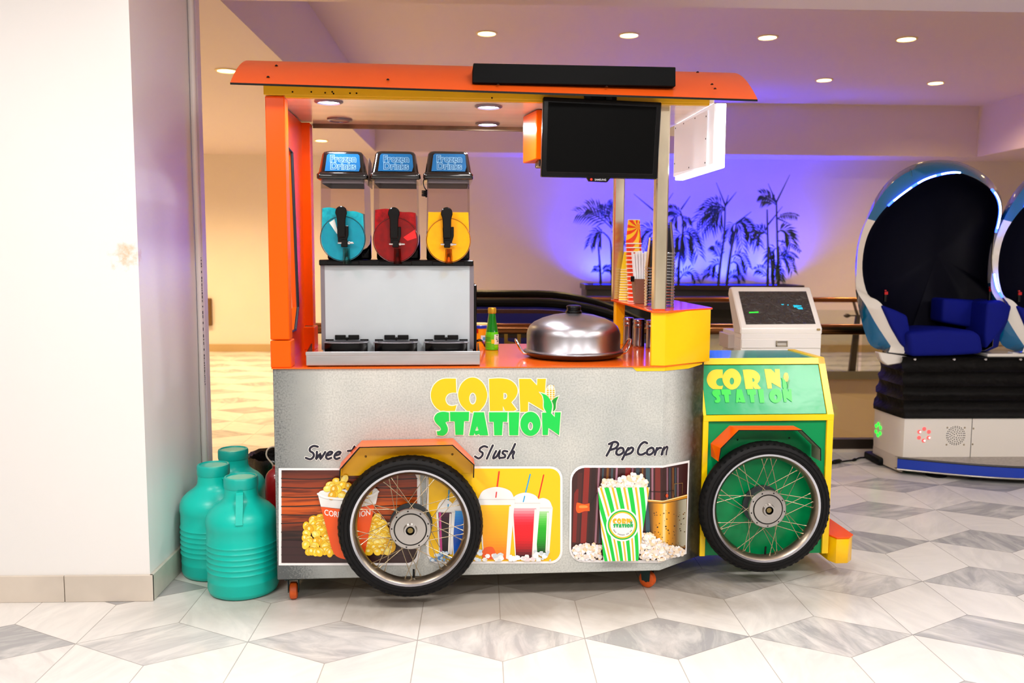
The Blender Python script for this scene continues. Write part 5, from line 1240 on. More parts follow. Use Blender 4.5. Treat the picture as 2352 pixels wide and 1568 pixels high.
# correct leg position against the photo
# --- television
tv = thing('television', 'black flat screen television hung under the front of the cart roof', 'television', W((1.197, -.05, 1.598)), A)
pz = [cy(*p, -.05) for p in ((1248, 222), (1520, 235), (1510, 411), (1243, 405))]
c0 = V((1.197, -.05, 1.598)); pz = [p-c0 for p in pz]
bm = nb(); prism(bm, [(p.x, p.z) for p in pz], -.0, .034, 'y', 0, .003); 
cc = sum(pz, V((0, 0, 0)))/4
e1, e2 = cy(1345, 406, -.05)-c0, cy(1405, 409, -.05)-c0; e3, e4 = cy(1395, 418, -.05)-c0, cy(1353, 416, -.05)-c0
prism(bm, [(e1.x, e1.z+.006), (e2.x, e2.z+.006), (e3.x, e3.z), (e4.x, e4.z)], -.0005, .02, 'y', 0, .001)
obj('bezel', bm, mat('tv_bezel', '#040405', .22, spec=.2), tv)
ins = [V((cc.x+(p.x-cc.x)*.915, 0, cc.z+(p.z-cc.z)*.88)) for p in pz]
bm = nb(); face(bm, [bm.verts.new((p.x, -.0012, p.z)) for p in ins]); obj('screen', bm, mat('tv_screen', '#030303', .5, spec=.05), tv)
bm = nb(); tube(bm, [(p.x, -.001, p.z) for p in ins], .0012, 4, 0, True); obj('screen_edge', bm, mat('tv_edge', '#17181c', .3), tv)
pr = Print(); q0 = cy(1379, 413, -.05)-c0; tb = text2d('SAMSUNG', 1.0, .95, .01); put_text(pr, tb, lambda x, y: (q0.x+x*.0098, q0.z+y*.0098), art('#c8c8cc'), 1); pr.build('brand_lettering', lambda u, v, off: (u, -.0012-off, v), tv)
bm = nb(); q0 = cy(1358, 412, -.05)-c0; lathe(bm, [(.004, -.0015), (.003, -.003), (0, -.0034)], 10, (q0.x, 0, q0.z), 0, 'y', cap=False); obj('standby_light', bm, mat('red_led', '#ff2010', .4, emit=5, ecol='#ff1808'), tv)
bm = nb()
for px in (1352, 1400): p = cy(px, 226, -.05)-c0; box(bm, (p.x-.011, .004, p.z-.01), (p.x+.011, .05, p.z+.018), 0, .001)
box(bm, (-.06, .034, .12), (.06, .046, .30)); obj('wall_bracket', bm, blackm, tv)
# --- cups, straws and basket on the shelf
def cup_mesh(r0, r1, h, rim, n=24):
    """upside-down cup: mouth (r1) at the bottom"""
    bm = nb(); lathe(bm, [(r1, 0), (r1+rim, .0015), (r1+rim, .004), (r1, .0055), (r0, h-.003), (r0+.001, h), (r0-.003, h), (r0-.004, h-.006), (0, h-.006)], n, cap=False, mif=[1, 1, 1, 0, 2, 2, 2, 2]); return bm
swirl = bpy.data.materials.new('swirl_print'); t = NT(swirl)
tc = t.new('ShaderNodeTexCoord'); sx = t.new('ShaderNodeSeparateXYZ'); t.ln(tc.outputs['Object'], sx.inputs[0])
def m2(op, a, b_):
    n = t.new('ShaderNodeMath', operation=op)
    for i_, x in enumerate((a, b_)):
        if isinstance(x, (int, float)): n.inputs[i_].default_value = x
        else: t.ln(x, n.inputs[i_])
    return n.outputs[0]
dx_, dz_ = m2('SUBTRACT', sx.outputs[0], .012), m2('SUBTRACT', sx.outputs[2], .075)
an = m2('ARCTAN2', dz_, dx_); rd = m2('SQRT', m2('ADD', m2('MULTIPLY', dx_, dx_), m2('MULTIPLY', dz_, dz_)), 0)
wv = m2('SINE', m2('ADD', m2('MULTIPLY', an, 9.0), m2('MULTIPLY', rd, 60.0)), 0)
t.ln(zramp(t, m2('ADD', m2('MULTIPLY', wv, 3.0), .5), [(0, '#f03c08'), (1, '#ffc814')]), t.b.inputs['Base Color']); t.b.inputs['Roughness'].default_value = .35
def stack(lx, ly, n, step, bm, mats, name, labs, cat, grp, lean=(0, 0)):
    me = None; root = W((lx, ly, ZS))
    for k in range(n):
        off = RA @ V((lean[0]*k*step, lean[1]*k*step, k*step+.0005))
        if me is None: o = obj(name, bm, mats, None, root+off, A); me = o
        else: o = me.copy(); C.objects.link(o); o.location = root+off
        tag(o, labs[0] if k == n-1 else labs[1] if k == 0 else labs[2], cat, grp)
p = V((1.48, .60, ZS))
zz = lambda px, py, p: cy(px, py, p.y).z-ZS
step = .0182; hcup = .108; ntop = int(round((zz(1450, 503, p)-hcup)/step))
stack(p.x, p.y, ntop+1, step, cup_mesh(.0265, .0345, hcup, .0025), [swirl, mat('cup_white', '#f6f0e6', .4), mat('cup_base', '#ece6dc', .4)], 'paper_cup', ['topmost orange and yellow swirl cup on the tall paper cup stack', 'lowest swirl paper cup of the tall stack, standing on the shelf', 'swirl paper cup nested in the middle of the tall stack behind the straws'], 'cup', 'swirl paper cups in one stack', (-.06, 0))
p = V((1.458, .70, ZS)); step = .0115; hcup = .085; ntop = int(round((zz(1442, 578, p)-hcup)/step))
stack(p.x, p.y, ntop+1, step, cup_mesh(.021, .033, hcup, .002), [mat('cup_yellow', '#f4d410', .4), mat('cup_cream', '#f8ecb8', .4), mat('cup_yellow2', '#e8c80a', .4)], 'yellow_cup', ['topmost yellow cup of the stack beside the rear steel post', 'lowest yellow cup of the stack beside the rear steel post', 'yellow cup nested in the stack between rear steel post and swirl cups'], 'cup', 'yellow cups in one stack', (.05, 0))
clr = clear('clear_cup', '#b4b4c4', .16, .05, 1.35)
clrim = clear('clear_rim', '#6a6a80', .3, .1, 1.5)
for (px, py, top, labx) in ((1503, 705, 545, 'left of the front steel post'), (1527, 709, 512, 'behind the front steel post')):
    p = V((1.483, .275, ZS)) if px < 1510 else V((1.5, .187, ZS)); step = .0118; hcup = .125; n = int(round((zz(px, top, p)-hcup)/step))+1
    stack(p.x, p.y, n, step, cup_mesh(.026, .040, hcup, .0025, 20), [clr, clrim, clr], 'clear_cup', ['topmost clear plastic cup of the stack '+labx, 'lowest clear plastic cup of the stack '+labx, 'clear plastic cup nested in the stack '+labx], 'cup', 'clear cups in the stack '+labx)
p = V((1.470, .46, ZS)); hb_ = zz(1480, 640, p)
bk = thing('straw_basket', 'brown woven basket holding white straws on the cup shelf', 'basket', W((p.x, p.y, ZS)), A)
bm = nb(); w0, w1 = .026, .037
def rsq(w, z, r=.012, off=0): 
    o = []
    for (qx, qy, a0) in ((w-r, -w+r, -90), (w-r, w-r, 0), (-w+r, w-r, 90), (-w+r, -w+r, 180)):
        for k in range(5): an_ = math.radians(a0+k*22.5); o.append((qx+r*math.cos(an_), qy+r*math.sin(an_), z))
    return o
loft(bm, [rsq(w0, .001), rsq(w0+.001, .002), rsq(w1, hb_-.004), rsq(w1+.001, hb_), rsq(w1-.003, hb_), rsq(w0-.002, .006)], 0, True, cap0=True, cap1=True)
wk = bpy.data.materials.new('woven_brown'); t = NT(wk); tc = t.new('ShaderNodeTexCoord'); ck = t.new('ShaderNodeTexChecker', i_Scale=330.0); ck.inputs['Color1'].default_value = (*lin('#6a4434'), 1); ck.inputs['Color2'].default_value = (*lin('#8a6450'), 1); t.ln(tc.outputs['Object'], ck.inputs['Vector']); t.ln(ck.outputs['Color'], t.b.inputs['Base Color']); t.b.inputs['Roughness'].default_value = .5
obj('basket_body', bm, wk, bk)
bm = nb(); box(bm, (-w1-.014, -.03, hb_-.012), (-w1+.002, -.02, hb_+.012), 0, .003, mtx=Matrix.Rotation(.0, 4, 'Y')); obj('basket_clip', bm, black, bk)
htop = zz(1470, 579, p); ws = mat('white_paper', '#f4f4f6', .5); s0 = None
for r_ in range(2):
    for k in range(6):
        x0, x1 = -.018+.0072*k, -.040+.0165*k*.78; y = -.012+.014*r_; bm = nb()
        P0, P1 = V((x0, y, .008)), V((x1, y*1.3, htop+.006*((k*7+r_*3) % 5-2)/2))
        tube(bm, [P0, P1], .0046, 10)
        o = obj('straw', bm, ws, None, W((p.x, p.y, ZS)), A)
        tag(o, 'white straw standing in the brown basket', 'straw', 'white straws in the basket')

# ================================================================ floor things
# --- water jugs
jg = mat('jug_teal', '#04bfae', .33, spec=.4)
j0 = fl(560, 1352)
zj = lambda py: aty(560, py, j0.y).z
H_ = zj(1092); 
def zfront(py): return aty(560, py, j0.y-.13).z
jug = thing('water_jug', 'teal ribbed plastic water jug nearest the cart front, in front of the other two', 'jug', j0, .12, 'teal water jugs')
R_ = .136; s_ = H_/.455
prof = [(0, 0), (.118, 0), (.129, .006), (.135, .022), (.134, .056), (.1355, .060), (.134, .064)]
for k in range(6):
    z_ = .098+.021*k; prof += [(.134, z_-.006), (.1375, z_), (.134, z_+.006)]
prof += [(.134, .262), (.1355, .266), (.136, .285), (.134, .300), (.126, .318), (.108, .337), (.085, .353), (.070, .366), (.064, .380), (.0625, .402), (.0625, .412)]
prof = [(r_, z_*s_) for r_, z_ in prof]
bm = nb(); lathe(bm, prof, 64, cap=False)
obj('jug_body', bm, jg, jug, sharp=60)
bm = nb(); lathe(bm, [(.0605, .410*s_), (.064, .412*s_), (.065, .416*s_), (.065, .446*s_), (.062, .453*s_), (.055, .455*s_), (.053, .450*s_), (0, .449*s_)], 48, cap=False)
obj('jug_cap', bm, mat('jug_cap_teal', '#06b0a2', .35), jug)
def jughandle(rot):
    bm = nb(); pr_ = [(.060, .404), (.072, .406), (.084, .398), (.090, .380), (.1, .358), (.112, .338), (.126, .316), (.134, .296)]
    def sec(r_, z_, hw, th): return [(r_+th, -hw, z_+th*.5), (r_+th, hw, z_+th*.5), (r_-th, hw, z_-th*.5), (r_-th, -hw, z_-th*.5)]
    loft(bm, [sec(r_, z_*s_, .013, .006) for r_, z_ in pr_], 0, True, cap0=True, cap1=True)
    o = obj('handle', bm, jg, jug); o.rotation_euler.z = rot; return o
hd = jughandle(-1.50)
j1 = fl(497, 1311); ju2 = dup(jug, j1, .95, 'teal ribbed plastic water jug against the white pillar, at the left'); 
j2 = fl(536, 1034, H_); j2 = V((j2.x*1.012, 3.845, 0)); ju3 = dup(jug, j2, -.75, 'teal ribbed plastic water jug at the back, beside the black bin bag')
# --- bin with bag, red canister
bc = fl(646, 1046, .30); bn = thing('waste_bin', 'waste bin lined with a crumpled black bag behind the jugs', 'bin', (bc.x, bc.y, 0))
bm = nb(); lathe(bm, [(0, 0), (.13, 0), (.155, .28), (.157, .29)], 32, cap=False); obj('bin_body', bm, blackm, bn)
bm = nb(); rings = []; rnd = random.Random(4)
nz_ = [rnd.uniform(-1, 1) for _ in range(40)]
for r_, z_, am in ((.16, .12, .004), (.168, .20, .007), (.172, .27, .008), (.172, .30, .006), (.165, .312, .006), (.150, .30, .008), (.135, .22, .012), (.11, .12, .012), (.05, .06, .01)):
    rings.append([((r_+am*nz_[k])*math.cos(2*PI*k/40), (r_+am*nz_[k])*math.sin(2*PI*k/40), z_+am*.8*nz_[(k*3) % 40]) for k in range(40)])
loft(bm, rings, 0, True, cap1=True); obj('bin_bag', bm, mat('black_bag', '#0d0b0a', .2, bump=(25, .5)), bn)
rc = aty(628, 1180, 3.74); rcx = aty(608, 1100, 3.74).x+.052
zt = aty(620, 1075, 3.74).z
rd_ = thing('gas_canister', 'dark red metal canister with a string loop squeezed between jugs and cart', 'canister', (rcx, 3.74, 0))
bm = nb(); lathe(bm, [(0, 0), (.046, 0), (.05, .006), (.05, zt-.05), (.046, zt-.03), (.034, zt-.012), (.018, zt), (.018, zt+.012), (0, zt+.012)], 32, cap=False); obj('canister_body', bm, mat('red_enamel', '#a00410', .25, coat=.3), rd_)
bm = nb(); tube(bm, sm2([(-.012, -.0, zt-.004), (-.014, -.01, zt+.02), (-.038, -.012, zt+.055), (-.034, -.01, zt+.085), (-.012, 0, zt+.095), (.01, .005, zt+.08), (.012, .0, zt+.02), (.008, 0, zt-.002)], 5, False), .0035, 8); obj('string_loop', bm, mat('string', '#d9c8b4', .7), rd_)
# --- order kiosk
KY = 4.45
kx0, kx1 = aty(1702, 780, KY).x, aty(1886, 780, KY).x; kc = (kx0+kx1)/2; kw = (kx1-kx0)/2
kk = thing('order_kiosk', 'white touchscreen order kiosk wrapped in crinkled plastic behind the green bonnet', 'kiosk', (kc, KY, 0))
kz0 = aty(1790, 753, KY).z; kz1 = aty(1770, 659, KY+.19).z; kzc = aty(1790, 778, KY).z; kzd = aty(1790, 799, KY).z
kwm = mat('kiosk_white', '#f8f2ec', .35)
bm = nb(); box(bm, (-kw, .0, 0), (kw, .34, kzd-.004), 0, .003); box(bm, (-kw, .002, kzd-.004), (kw, .34, kzc), 0); box(bm, (-kw, .0, kzc), (kw, .34, kz0-.03), 0, .002)
obj('cabinet', bm, kwm, kk)
bm = nb(); prism(bm, [(.0, kz0-.034), (.0, kz0), (.19, kz1), (.235, kz1-.004), (.25, kz1-.04), (.12, kz0-.034)], -kw-.004, kw+.004, 'x', 0, .006); hd_ = obj('screen_housing', bm, mat('kiosk_wrap', '#faf4ec', .22, bump=(26, .25, .006)), kk)
S0_, S1_ = V((0, 0, kz0)), V((0, .19, kz1)); su = (S1_-S0_); SL = su.length; su.normalize(); sn = V((0, -su.z, su.y))
def kmap(u, v, off): return S0_+V((u, 0, 0))+su*v+sn*(off+.002)
scr = bpy.data.materials.new('kiosk_screen'); t = NT(scr); t.b.inputs['Base Color'].default_value = (*lin('#35302e'), 1); t.b.inputs['Roughness'].default_value = .12; t.b.inputs['Coat Weight'].default_value = .6
tc = t.new('ShaderNodeTexCoord'); vo = t.new('ShaderNodeTexNoise', i_Scale=22.0, i_Detail=4.0, i_Distortion=1.5); t.ln(tc.outputs['Object'], vo.inputs['Vector']); bp = t.new('ShaderNodeBump', i_Strength=.8, i_Distance=.02); t.ln(vo.outputs['Fac'], bp.inputs['Height']); t.ln(bp.outputs['Normal'], t.b.inputs['Normal'])
pr = Print(); pr.fill([[(-kw+.028, .022), (kw-.026, .026), (kw-.026, SL-.032), (-kw+.028, SL-.034)]], scr); pr.build('screen', kmap, kk)
def kq(px, py):
    d = ray(px, py); n = sn; P0 = V((kc, KY, 0))+S0_; q = EYE+d*((P0-EYE).dot(n)/d.dot(n)); r_ = q-P0; return (r_.x, r_.dot(su))
pr = Print(); pr.k = 1.5
pr.fill([[kq(*p) for p in ((1720, 717), (1742, 716), (1742, 719), (1720, 720))]], mat('screen_green', '#30d040', .4, emit=1.2, ecol='#20c030'))
cyn = mat('screen_cyan', '#20b0c8', .4, emit=1.0, ecol='#10a0c0')
for l in (((1821, 701), (1840, 702), (1841, 704), (1824, 707)), ((1828, 707), (1842, 706), (1844, 711), (1834, 711)), ((1794, 699), (1800, 699), (1800, 701), (1795, 701)), ((1808, 700), (1811, 700), (1811, 702), (1808, 702))): pr.fill([[kq(*p) for p in l]], cyn, .1)
pr.build('screen_icons', kmap, kk)
bm = nb(); box(bm, (-kw+.003, -.004, kzd), (kw-.003, .01, kzc-.002), 0, .001); dr = obj('drawer', bm, kwm, kk)
bm = nb(); q0, q1 = aty(1781, 795, KY), aty(1808, 782, KY); x0, x1, z0, z1 = q0.x-kc, q1.x-kc, q0.z, q1.z
box(bm, (x0, -.007, z0), (x1, -.004, z1), 1); box(bm, (x0, -.012, z0), (x0+.006, -.004, z1), 0, .001); box(bm, (x1-.006, -.012, z0), (x1, -.004, z1), 0, .001); box(bm, (x0, -.012, z0), (x1, -.006, z0+.006), 0, .001); box(bm, (x0+.005, -.010, z1-.010), (x1-.005, -.007, z1-.002), 2)
obj('drawer_pull', bm, [mat('pull_metal', '#b8ae98', .3, .7), mat('pull_inner', '#cfc8be', .5), mat('pull_dark', '#8a8278', .4, .4)], dr)
q0, q1 = aty(1672, 800, KY+.12), aty(1704, 768, KY+.12)
bm = nb(); box(bm, (q0.x-kc, .12, q0.z), (-kw+.002, .30, q1.z), 0, .002); obj('side_shelf', bm, mat('kiosk_side', '#d8c8c0', .35), kk)
bm = nb(); q0 = aty(1876, 752, KY); box(bm, (kw-.026, -.008, kz0-.012), (kw-.008, .0, kz0-.002), 0, .002); obj('hinge_clip', bm, mat('clip_tan', '#b89a60', .4), kk)

# ================================================================ motion simulator with egg seats
SY = 5.12
sim = thing('motion_simulator', 'white and teal egg seat ride on a black bellows base behind the kiosk', 'ride', V((aty(2150, 1000, SY).x, SY, 0)))
so = V(sim.location)
teal = mat('egg_teal', '#006c9e', .12, .1, coat=.8); eggw = mat('egg_white', '#f2ece0', .14, coat=.6); dkblue = mat('egg_inside', '#020210', .6, spec=.2); blue_f = mat('blue_velvet', '#03127a', .75, spec=.2, bump=(14, .25)); edge_m = mat('egg_edge', '#c9b48c', .2, .3)
led_b = mat('led_blue', '#4060ff', .4, emit=9, ecol='#2444ff'); led_w = mat('led_core', '#c0d0ff', .4, emit=14, ecol='#98b0ff')
EGG = [((470,1425),(480,1425),(575,1430)),((390,1405),(440,1370),(540,1385)),((300,1365),(385,1290),(480,1290)),((255,1260),(325,1195),(425,1190)),((222,1130),(265,1085),(385,1095)),((200,1010),(210,1000),(340,1050)),((192,930),(198,930),(278,1012)),((193,820),(205,820),(243,880)),((205,690),(215,690),(245,740)),((232,580),(243,580),(275,610)),((270,490),(280,490),(330,505)),((330,355),(345,370),(415,400)),((420,230),(440,250),(530,305)),((540,140),(550,170),(660,222)),((660,95),(670,130),(780,183)),((790,82),(790,120),(880,170)),((920,98),(910,130),(970,187)),((1040,148),(1020,180),(1060,230)),((1140,230),(1110,250),(1130,285)),((1200,330),(1170,340),(1175,355)),((1214,410),(1195,410),(1188,430)),((1200,490),(1190,490),(1178,510)),((1178,565),(1172,565),(1160,585)),((1160,660),(1155,660),(1145,680)),((1152,760),(1148,760),(1138,780)),((1165,860),(1160,860),(1145,870)),((1190,960),(1186,960),(1165,970)),((1235,1035),(1230,1038),(1205,1032)),((1300,1095),(1285,1095),(1240,1100)),((1270,1185),(1255,1185),(1210,1185)),((1200,1295),(1190,1295),(1150,1295)),((1115,1405),(1105,1405),(1090,1400))]
def ep(p, Y): return aty(1900+p[0]/3.0155, 340+p[1]/3.0155, Y)-so
NE = len(EGG); SUB = 3
def eloop(idx, Y):
    return sm2([ep(t_[idx], Y) for t_ in EGG], SUB)
pod = None
ecx, ecy = sum(t_[0][0] for t_ in EGG)/NE, sum(t_[0][1] for t_ in EGG)/NE
def er(idx, k, d): return sm2([ep((ecx+(t_[idx][0]-ecx)*k, ecy+(t_[idx][1]-ecy)*k), SY+d) for t_ in EGG], SUB)
inner, mid, outer_ = er(2, 1, .10), er(1, 1, .12), er(0, 1, .20)
def seg(i): return (i//SUB) % NE
def ecol(k, i):
    s_ = seg(i)
    if s_ >= 27 : return 2
    if k == 0: return 4
    if k == 1:
        return 0 if 10 <= s_ <= 21 else 1
    if 10 <= s_ <= 21: return 0
    if s_ <= 5: return 0
    return 1
bm = nb()
inn2 = [V((p.x, p.y-.006, p.z)) for p in inner]
rings = [inner, inn2, mid, outer_, er(0, .985, .28), er(0, .93, .36), er(0, .78, .45), er(0, .5, .52), er(0, .02, .545)]
loft(bm, rings, 0, True, cap1=True, mif=lambda k, i: (4 if k == 0 else ecol(k if k < 2 else k, i)))
pod = obj('egg_pod', bm, [teal, eggw, blue_f, dkblue, edge_m], sim, sharp=50)
bm = nb(); rings = [inner, er(2, .985, .18), er(2, .92, .32), er(2, .72, .43), er(2, .35, .49), er(2, .02, .50)]
loft(bm, rings, 0, True, cap1=True); obj('pod_lining', bm, dkblue, pod, sharp=60)
def arc(i0, i1): return [inner[k % len(inner)]+V((0, -.012, 0)) for k in range(i0*SUB, i1*SUB+1)]
for i0, i1, m_ in ((11, 13, led_b), (13, 15, led_b), (18, 22, led_b), (25, 27, led_b), (15, 18, None)):
    if m_ is None: continue
    bm = nb(); l = arc(i0, i1); tube(bm, l, [.007 for _ in l], 8); lb = obj('led_strip', bm, m_, pod)
for i0, i1 in ((11.4, 12.4), (12.7, 13.8), (14.1, 15.6), (18.6, 20), (20.3, 21.3), (21.3, 21.9), (25.2, 26.4)):
    bm = nb(); l = [inner[k]+V((0, -.019, 0)) for k in range(int(i0*SUB), int(i1*SUB)+1)]; tube(bm, l, .0048, 8); obj('led_strip', bm, led_w, pod)
# seam on the cap and small studs
bm = nb(); l = [ep(p, SY+.115) for p in ((585, 225), (578, 160), (572, 130))]; tube(bm, [l[0]+V((0, -.004, 0)), l[1]+V((0, .0, .002)), ep((573, 130), SY+.22)], .005, 6); obj('cap_seam', bm, mat('seam_teal', '#04506a', .2, .4), pod)
def cushion(pts, y0, y1, name, par=None, bev=.02, m_=blue_f):
    bm = nb(); P_ = [ep(p, SY+y0) for p in pts]; prism(bm, [(p.x, p.z) for p in P_], y0, y1, 'y', 0, bev); return obj(name, bm, m_, par or pod, sharp=60)
cushion([(380, 1085), (480, 1122), (560, 1160), (578, 1260), (575, 1410), (520, 1360), (450, 1240)], .07, .34, 'arm_cushion', bev=.018)
cushion([(560, 1275), (780, 1255), (1020, 1262), (1075, 1300), (1090, 1425), (850, 1440), (580, 1445)], .02, .36, 'seat_cushion', bev=.03)
cushion([(805, 1040), (900, 1045), (1110, 1058), (1105, 1255), (950, 1235), (795, 1205)], .26, .42, 'back_cushion', bev=.02)
cushion([(1110, 1070), (1200, 1050), (1285, 1092), (1258, 1185), (1190, 1290), (1105, 1395), (1092, 1300)], .09, .32, 'arm_cushion', bev=.018)
bm = nb()
for px, py, h_ in ((400, 1062, .065), (1122, 1062, .085)):
    p = ep((px, py), SY+.16); tube(bm, [p, p+V((0, 0, h_))], .010, 8); box(bm, (p.x-.010, p.y-.014, p.z+h_-.022), (p.x+.010, p.y-.008, p.z+h_-.004), 1); lathe(bm, [(.007, h_), (.006, h_+.006), (0, h_+.007)], 8, p, 1, cap=False)
obj('joystick', bm, [black, mat('red_button', '#c01010', .4, emit=.05, ecol='#ff0808')], pod)
bm = nb(); a0, a1 = ep((345, 1410), SY+.12), ep((560, 1445), SY+.12)
prism(bm, [(a0.x, a0.z-.0), (a1.x-.01, a1.z+.004), (a1.x-.05, a1.z-.038), (a0.x+.06, a1.z-.052), (a0.x+.02, a0.z-.05)], .10, .16, 'y', 0, .006); obj('pod_foot', bm, eggw, pod)
# second egg further right
SH = aty(2285, 560, SY).x-aty(1966, 560, SY).x
pod2 = pod.copy(); C.objects.link(pod2); pod2.parent = sim; pod2.location = (SH, .0, 0)
for ch in pod.children:
    c_ = ch.copy(); C.objects.link(c_); c_.parent = pod2
# base: bellows, white skirt, footrest
def simx(px, py, Y): return aty(px, py, Y).x-so.x
xc, xl = simx(2078, 962, SY), simx(2010, 940, SY+.34)
xr = xc+2.3
def foot(dx, Yf=0.0, n=5):
    l = [(xr+dx, Yf-dx), (xc, Yf-dx)]
    for k in range(1, n+1):
        a_ = PI/2*k/n*.0; t_ = k/n; l.append((xc+(xl-xc)*math.sin(t_*PI/2)-dx*math.sin(t_*PI/2), Yf-dx*math.cos(t_*PI/2)+.34*(1-math.cos(t_*PI/2))))
    l += [(xl+.10-dx*.5, Yf+.56), (xr+dx, Yf+.56)]
    return l
zb0, zb1 = aty(2150, 1052, SY).z, aty(2150, 961, SY).z; ztop_ = aty(2250, 822, SY+.02).z
def ring(dx, z): return [(p[0], p[1], z) for p in foot(dx)]
bm = nb(); loft(bm, [ring(0, zb0), ring(0, zb1)], 0, True, cap0=True, cap1=True); bs = obj('base_cabinet', bm, mat('base_white', '#f0eae0', .3), sim, sharp=40)
bm = nb(); n_ = 4; rings = [ring(-.01, zb1-.002), ring(.012, zb1+.004), ring(.014, zb1+.03)]
hgt = ztop_-zb1-.03
for k in range(n_):
    z0 = zb1+.03+hgt*k/n_; d_ = .045+.01*math.sin(k)
    rings += [ring(-.015-.018*k, z0+hgt*.22/n_), ring(-.022-.018*k, z0+hgt*.55/n_), ring(-.010-.018*k, z0+hgt*.85/n_), ring(.002-.018*k, z0+hgt*.97/n_)]
rings.append(ring(-.07, ztop_)); loft(bm, rings, 0, True, cap1=True)
obj('bellows', bm, mat('black_bellows', '#0a0807', .65, spec=.2, bump=(9, .7, .03)), sim, sharp=60)
bm = nb(); rv = simx(2170, 823, SY)
for px in (2098, 2188, 2260, 2340): p = aty(px, 824, SY+.075)-so; lathe(bm, [(.010, -.012), (.007, -.016), (0, -.017)], 10, (p.x, .068, ztop_-.012), 0, 'y', cap=False)
obj('rivets', bm, chrome, sim)
bm = nb(); p = aty(2262, 812, SY+.1)-so; box(bm, (p.x, .07, ztop_), (xr-.05, .5, ztop_+.02), 0, .004); obj('deck_plate', bm, eggw, sim)
# skirt details
bm = nb()
p = aty(2195, 1000, SY)-so
for r_, n_ in ((.012, 5), (.024, 10), (.036, 15), (.048, 22), (.0565, 26)):
    for k in range(n_): a_ = 2*PI*k/n_; lathe(bm, [(.0033, -.001), (0, -.0012)], 6, (p.x+r_*math.cos(a_), 0, p.z+r_*math.sin(a_)), 0, 'y', cap=False)
obj('speaker_grille', bm, black, bs)
bm = nb(); p = aty(2231, 1000, SY)-so; box(bm, (p.x-.0015, -.001, zb0), (p.x+.0015, 0, zb1)); obj('panel_seam', bm, blackm, bs)
bm = nb()
for px, py in ((2236, 984), (2234, 1020), (2176, 982), (2216, 982), (2174, 1021), (2214, 1021)): p = aty(px, py, SY)-so; lathe(bm, [(.006, 0), (.004, -.003), (0, -.004)], 10, (p.x, 0, p.z), 0, 'y', cap=False)
obj('skirt_screws', bm, mat('screw_tan', '#b8aa90', .3, .6), bs)
bm = nb(); p = aty(2122, 998, SY)-so
for k in range(6):
    a_ = 2*PI*(k+.5)/6; cx_, cz2 = p.x+.034*math.cos(a_), p.z+.036*math.sin(a_)
    lathe(bm, [(.013, 0), (.012, -.004), (0, -.005)], 6, (cx_, 0, cz2), 0, 'y', cap=False); 
    if k in (2, 4, 5): lathe(bm, [(.005, -.005), (0, -.007)], 8, (cx_+.004, 0, cz2), 1, 'y', cap=False)
obj('lamp_ring', bm, [mat('pink_lens', '#f07878', .3, emit=.5, ecol='#ff5050'), mat('pink_lit', '#ffffff', .3, emit=5, ecol='#fff0e0')], bs, label='pink lit petals')
bm = nb(); fl_ = foot(0); pa, pb_ = V((*fl_[5], 0)), V((*fl_[6], 0)); mid_ = pa*.55+pb_*.45; zc_ = aty(2012, 978, SY+.4).z; tn = (pb_-pa).normalized(); nr_ = V((tn.y, -tn.x, 0)); 
if nr_.x > 0: nr_ = -nr_
for k in range(6):
    a_ = 2*PI*(k+.5)/6; cc_ = V((mid_.x, mid_.y, zc_))+tn*.034*math.cos(a_)+V((0, 0, .036*math.sin(a_)))
    vs = [bm.verts.new(cc_+tn*.013*math.cos(2*PI*q_/6)+V((0, 0, .013*math.sin(2*PI*q_/6)))+nr_*.004) for q_ in range(6)]; face(bm, vs)
obj('lamp_ring', bm, mat('green_lens', '#20e040', .3, emit=2.5, ecol='#10e030'), bs, label='green lit petals')
# bowed footrest with the blue band
zf1, zf0 = zb0+.008, zb0-.062
xa_ = simx(2062, 1042, SY-.02); nF = 26; arcp = []
for k in range(nF+1):
    t_ = k/nF; x = xa_+(1.55)*t_; arcp.append((x, -.02-.26*math.sin(PI*t_)))
bm = nb(); back = [(p[0], .02) for p in arcp]
loft(bm, [[(*p, zf1-.006) for p in arcp], [(*p, zf0+.004) for p in arcp]], 0, closed=False)
loft(bm, [[(p[0], p[1]+.008, zf1) for p in arcp], [(*p, zf1) for p in back]], 1, closed=False); loft(bm, [[(p[0], p[1]+.004, zf0) for p in arcp], [(*p, zf0) for p in back]], 2, closed=False)
tube(bm, [(*p, zf1) for p in arcp], .006, 8, 2); tube(bm, [(*p, zf0) for p in arcp], .006, 8, 3)
obj('footrest', bm, [mat('footrest_blue', '#0838b0', .3), mat('chequer_plate', '#b0a8a0', .35, .6, noise=(60, .25)), mat('plate_edge', '#2e2a26', .4), mat('bare_edge', '#9c968c', .3, .7)], sim)
bm = nb(); l = [V((*p, 0)) for p in foot(.002)[1:7]]
loft(bm, [[(p.x, p.y, zb0+.004) for p in l], [(p.x-.0, p.y, zb0-.085) for p in l]], 0, closed=False); obj('skirt_end', bm, mat('base_white2', '#d8d0c6', .3), sim)
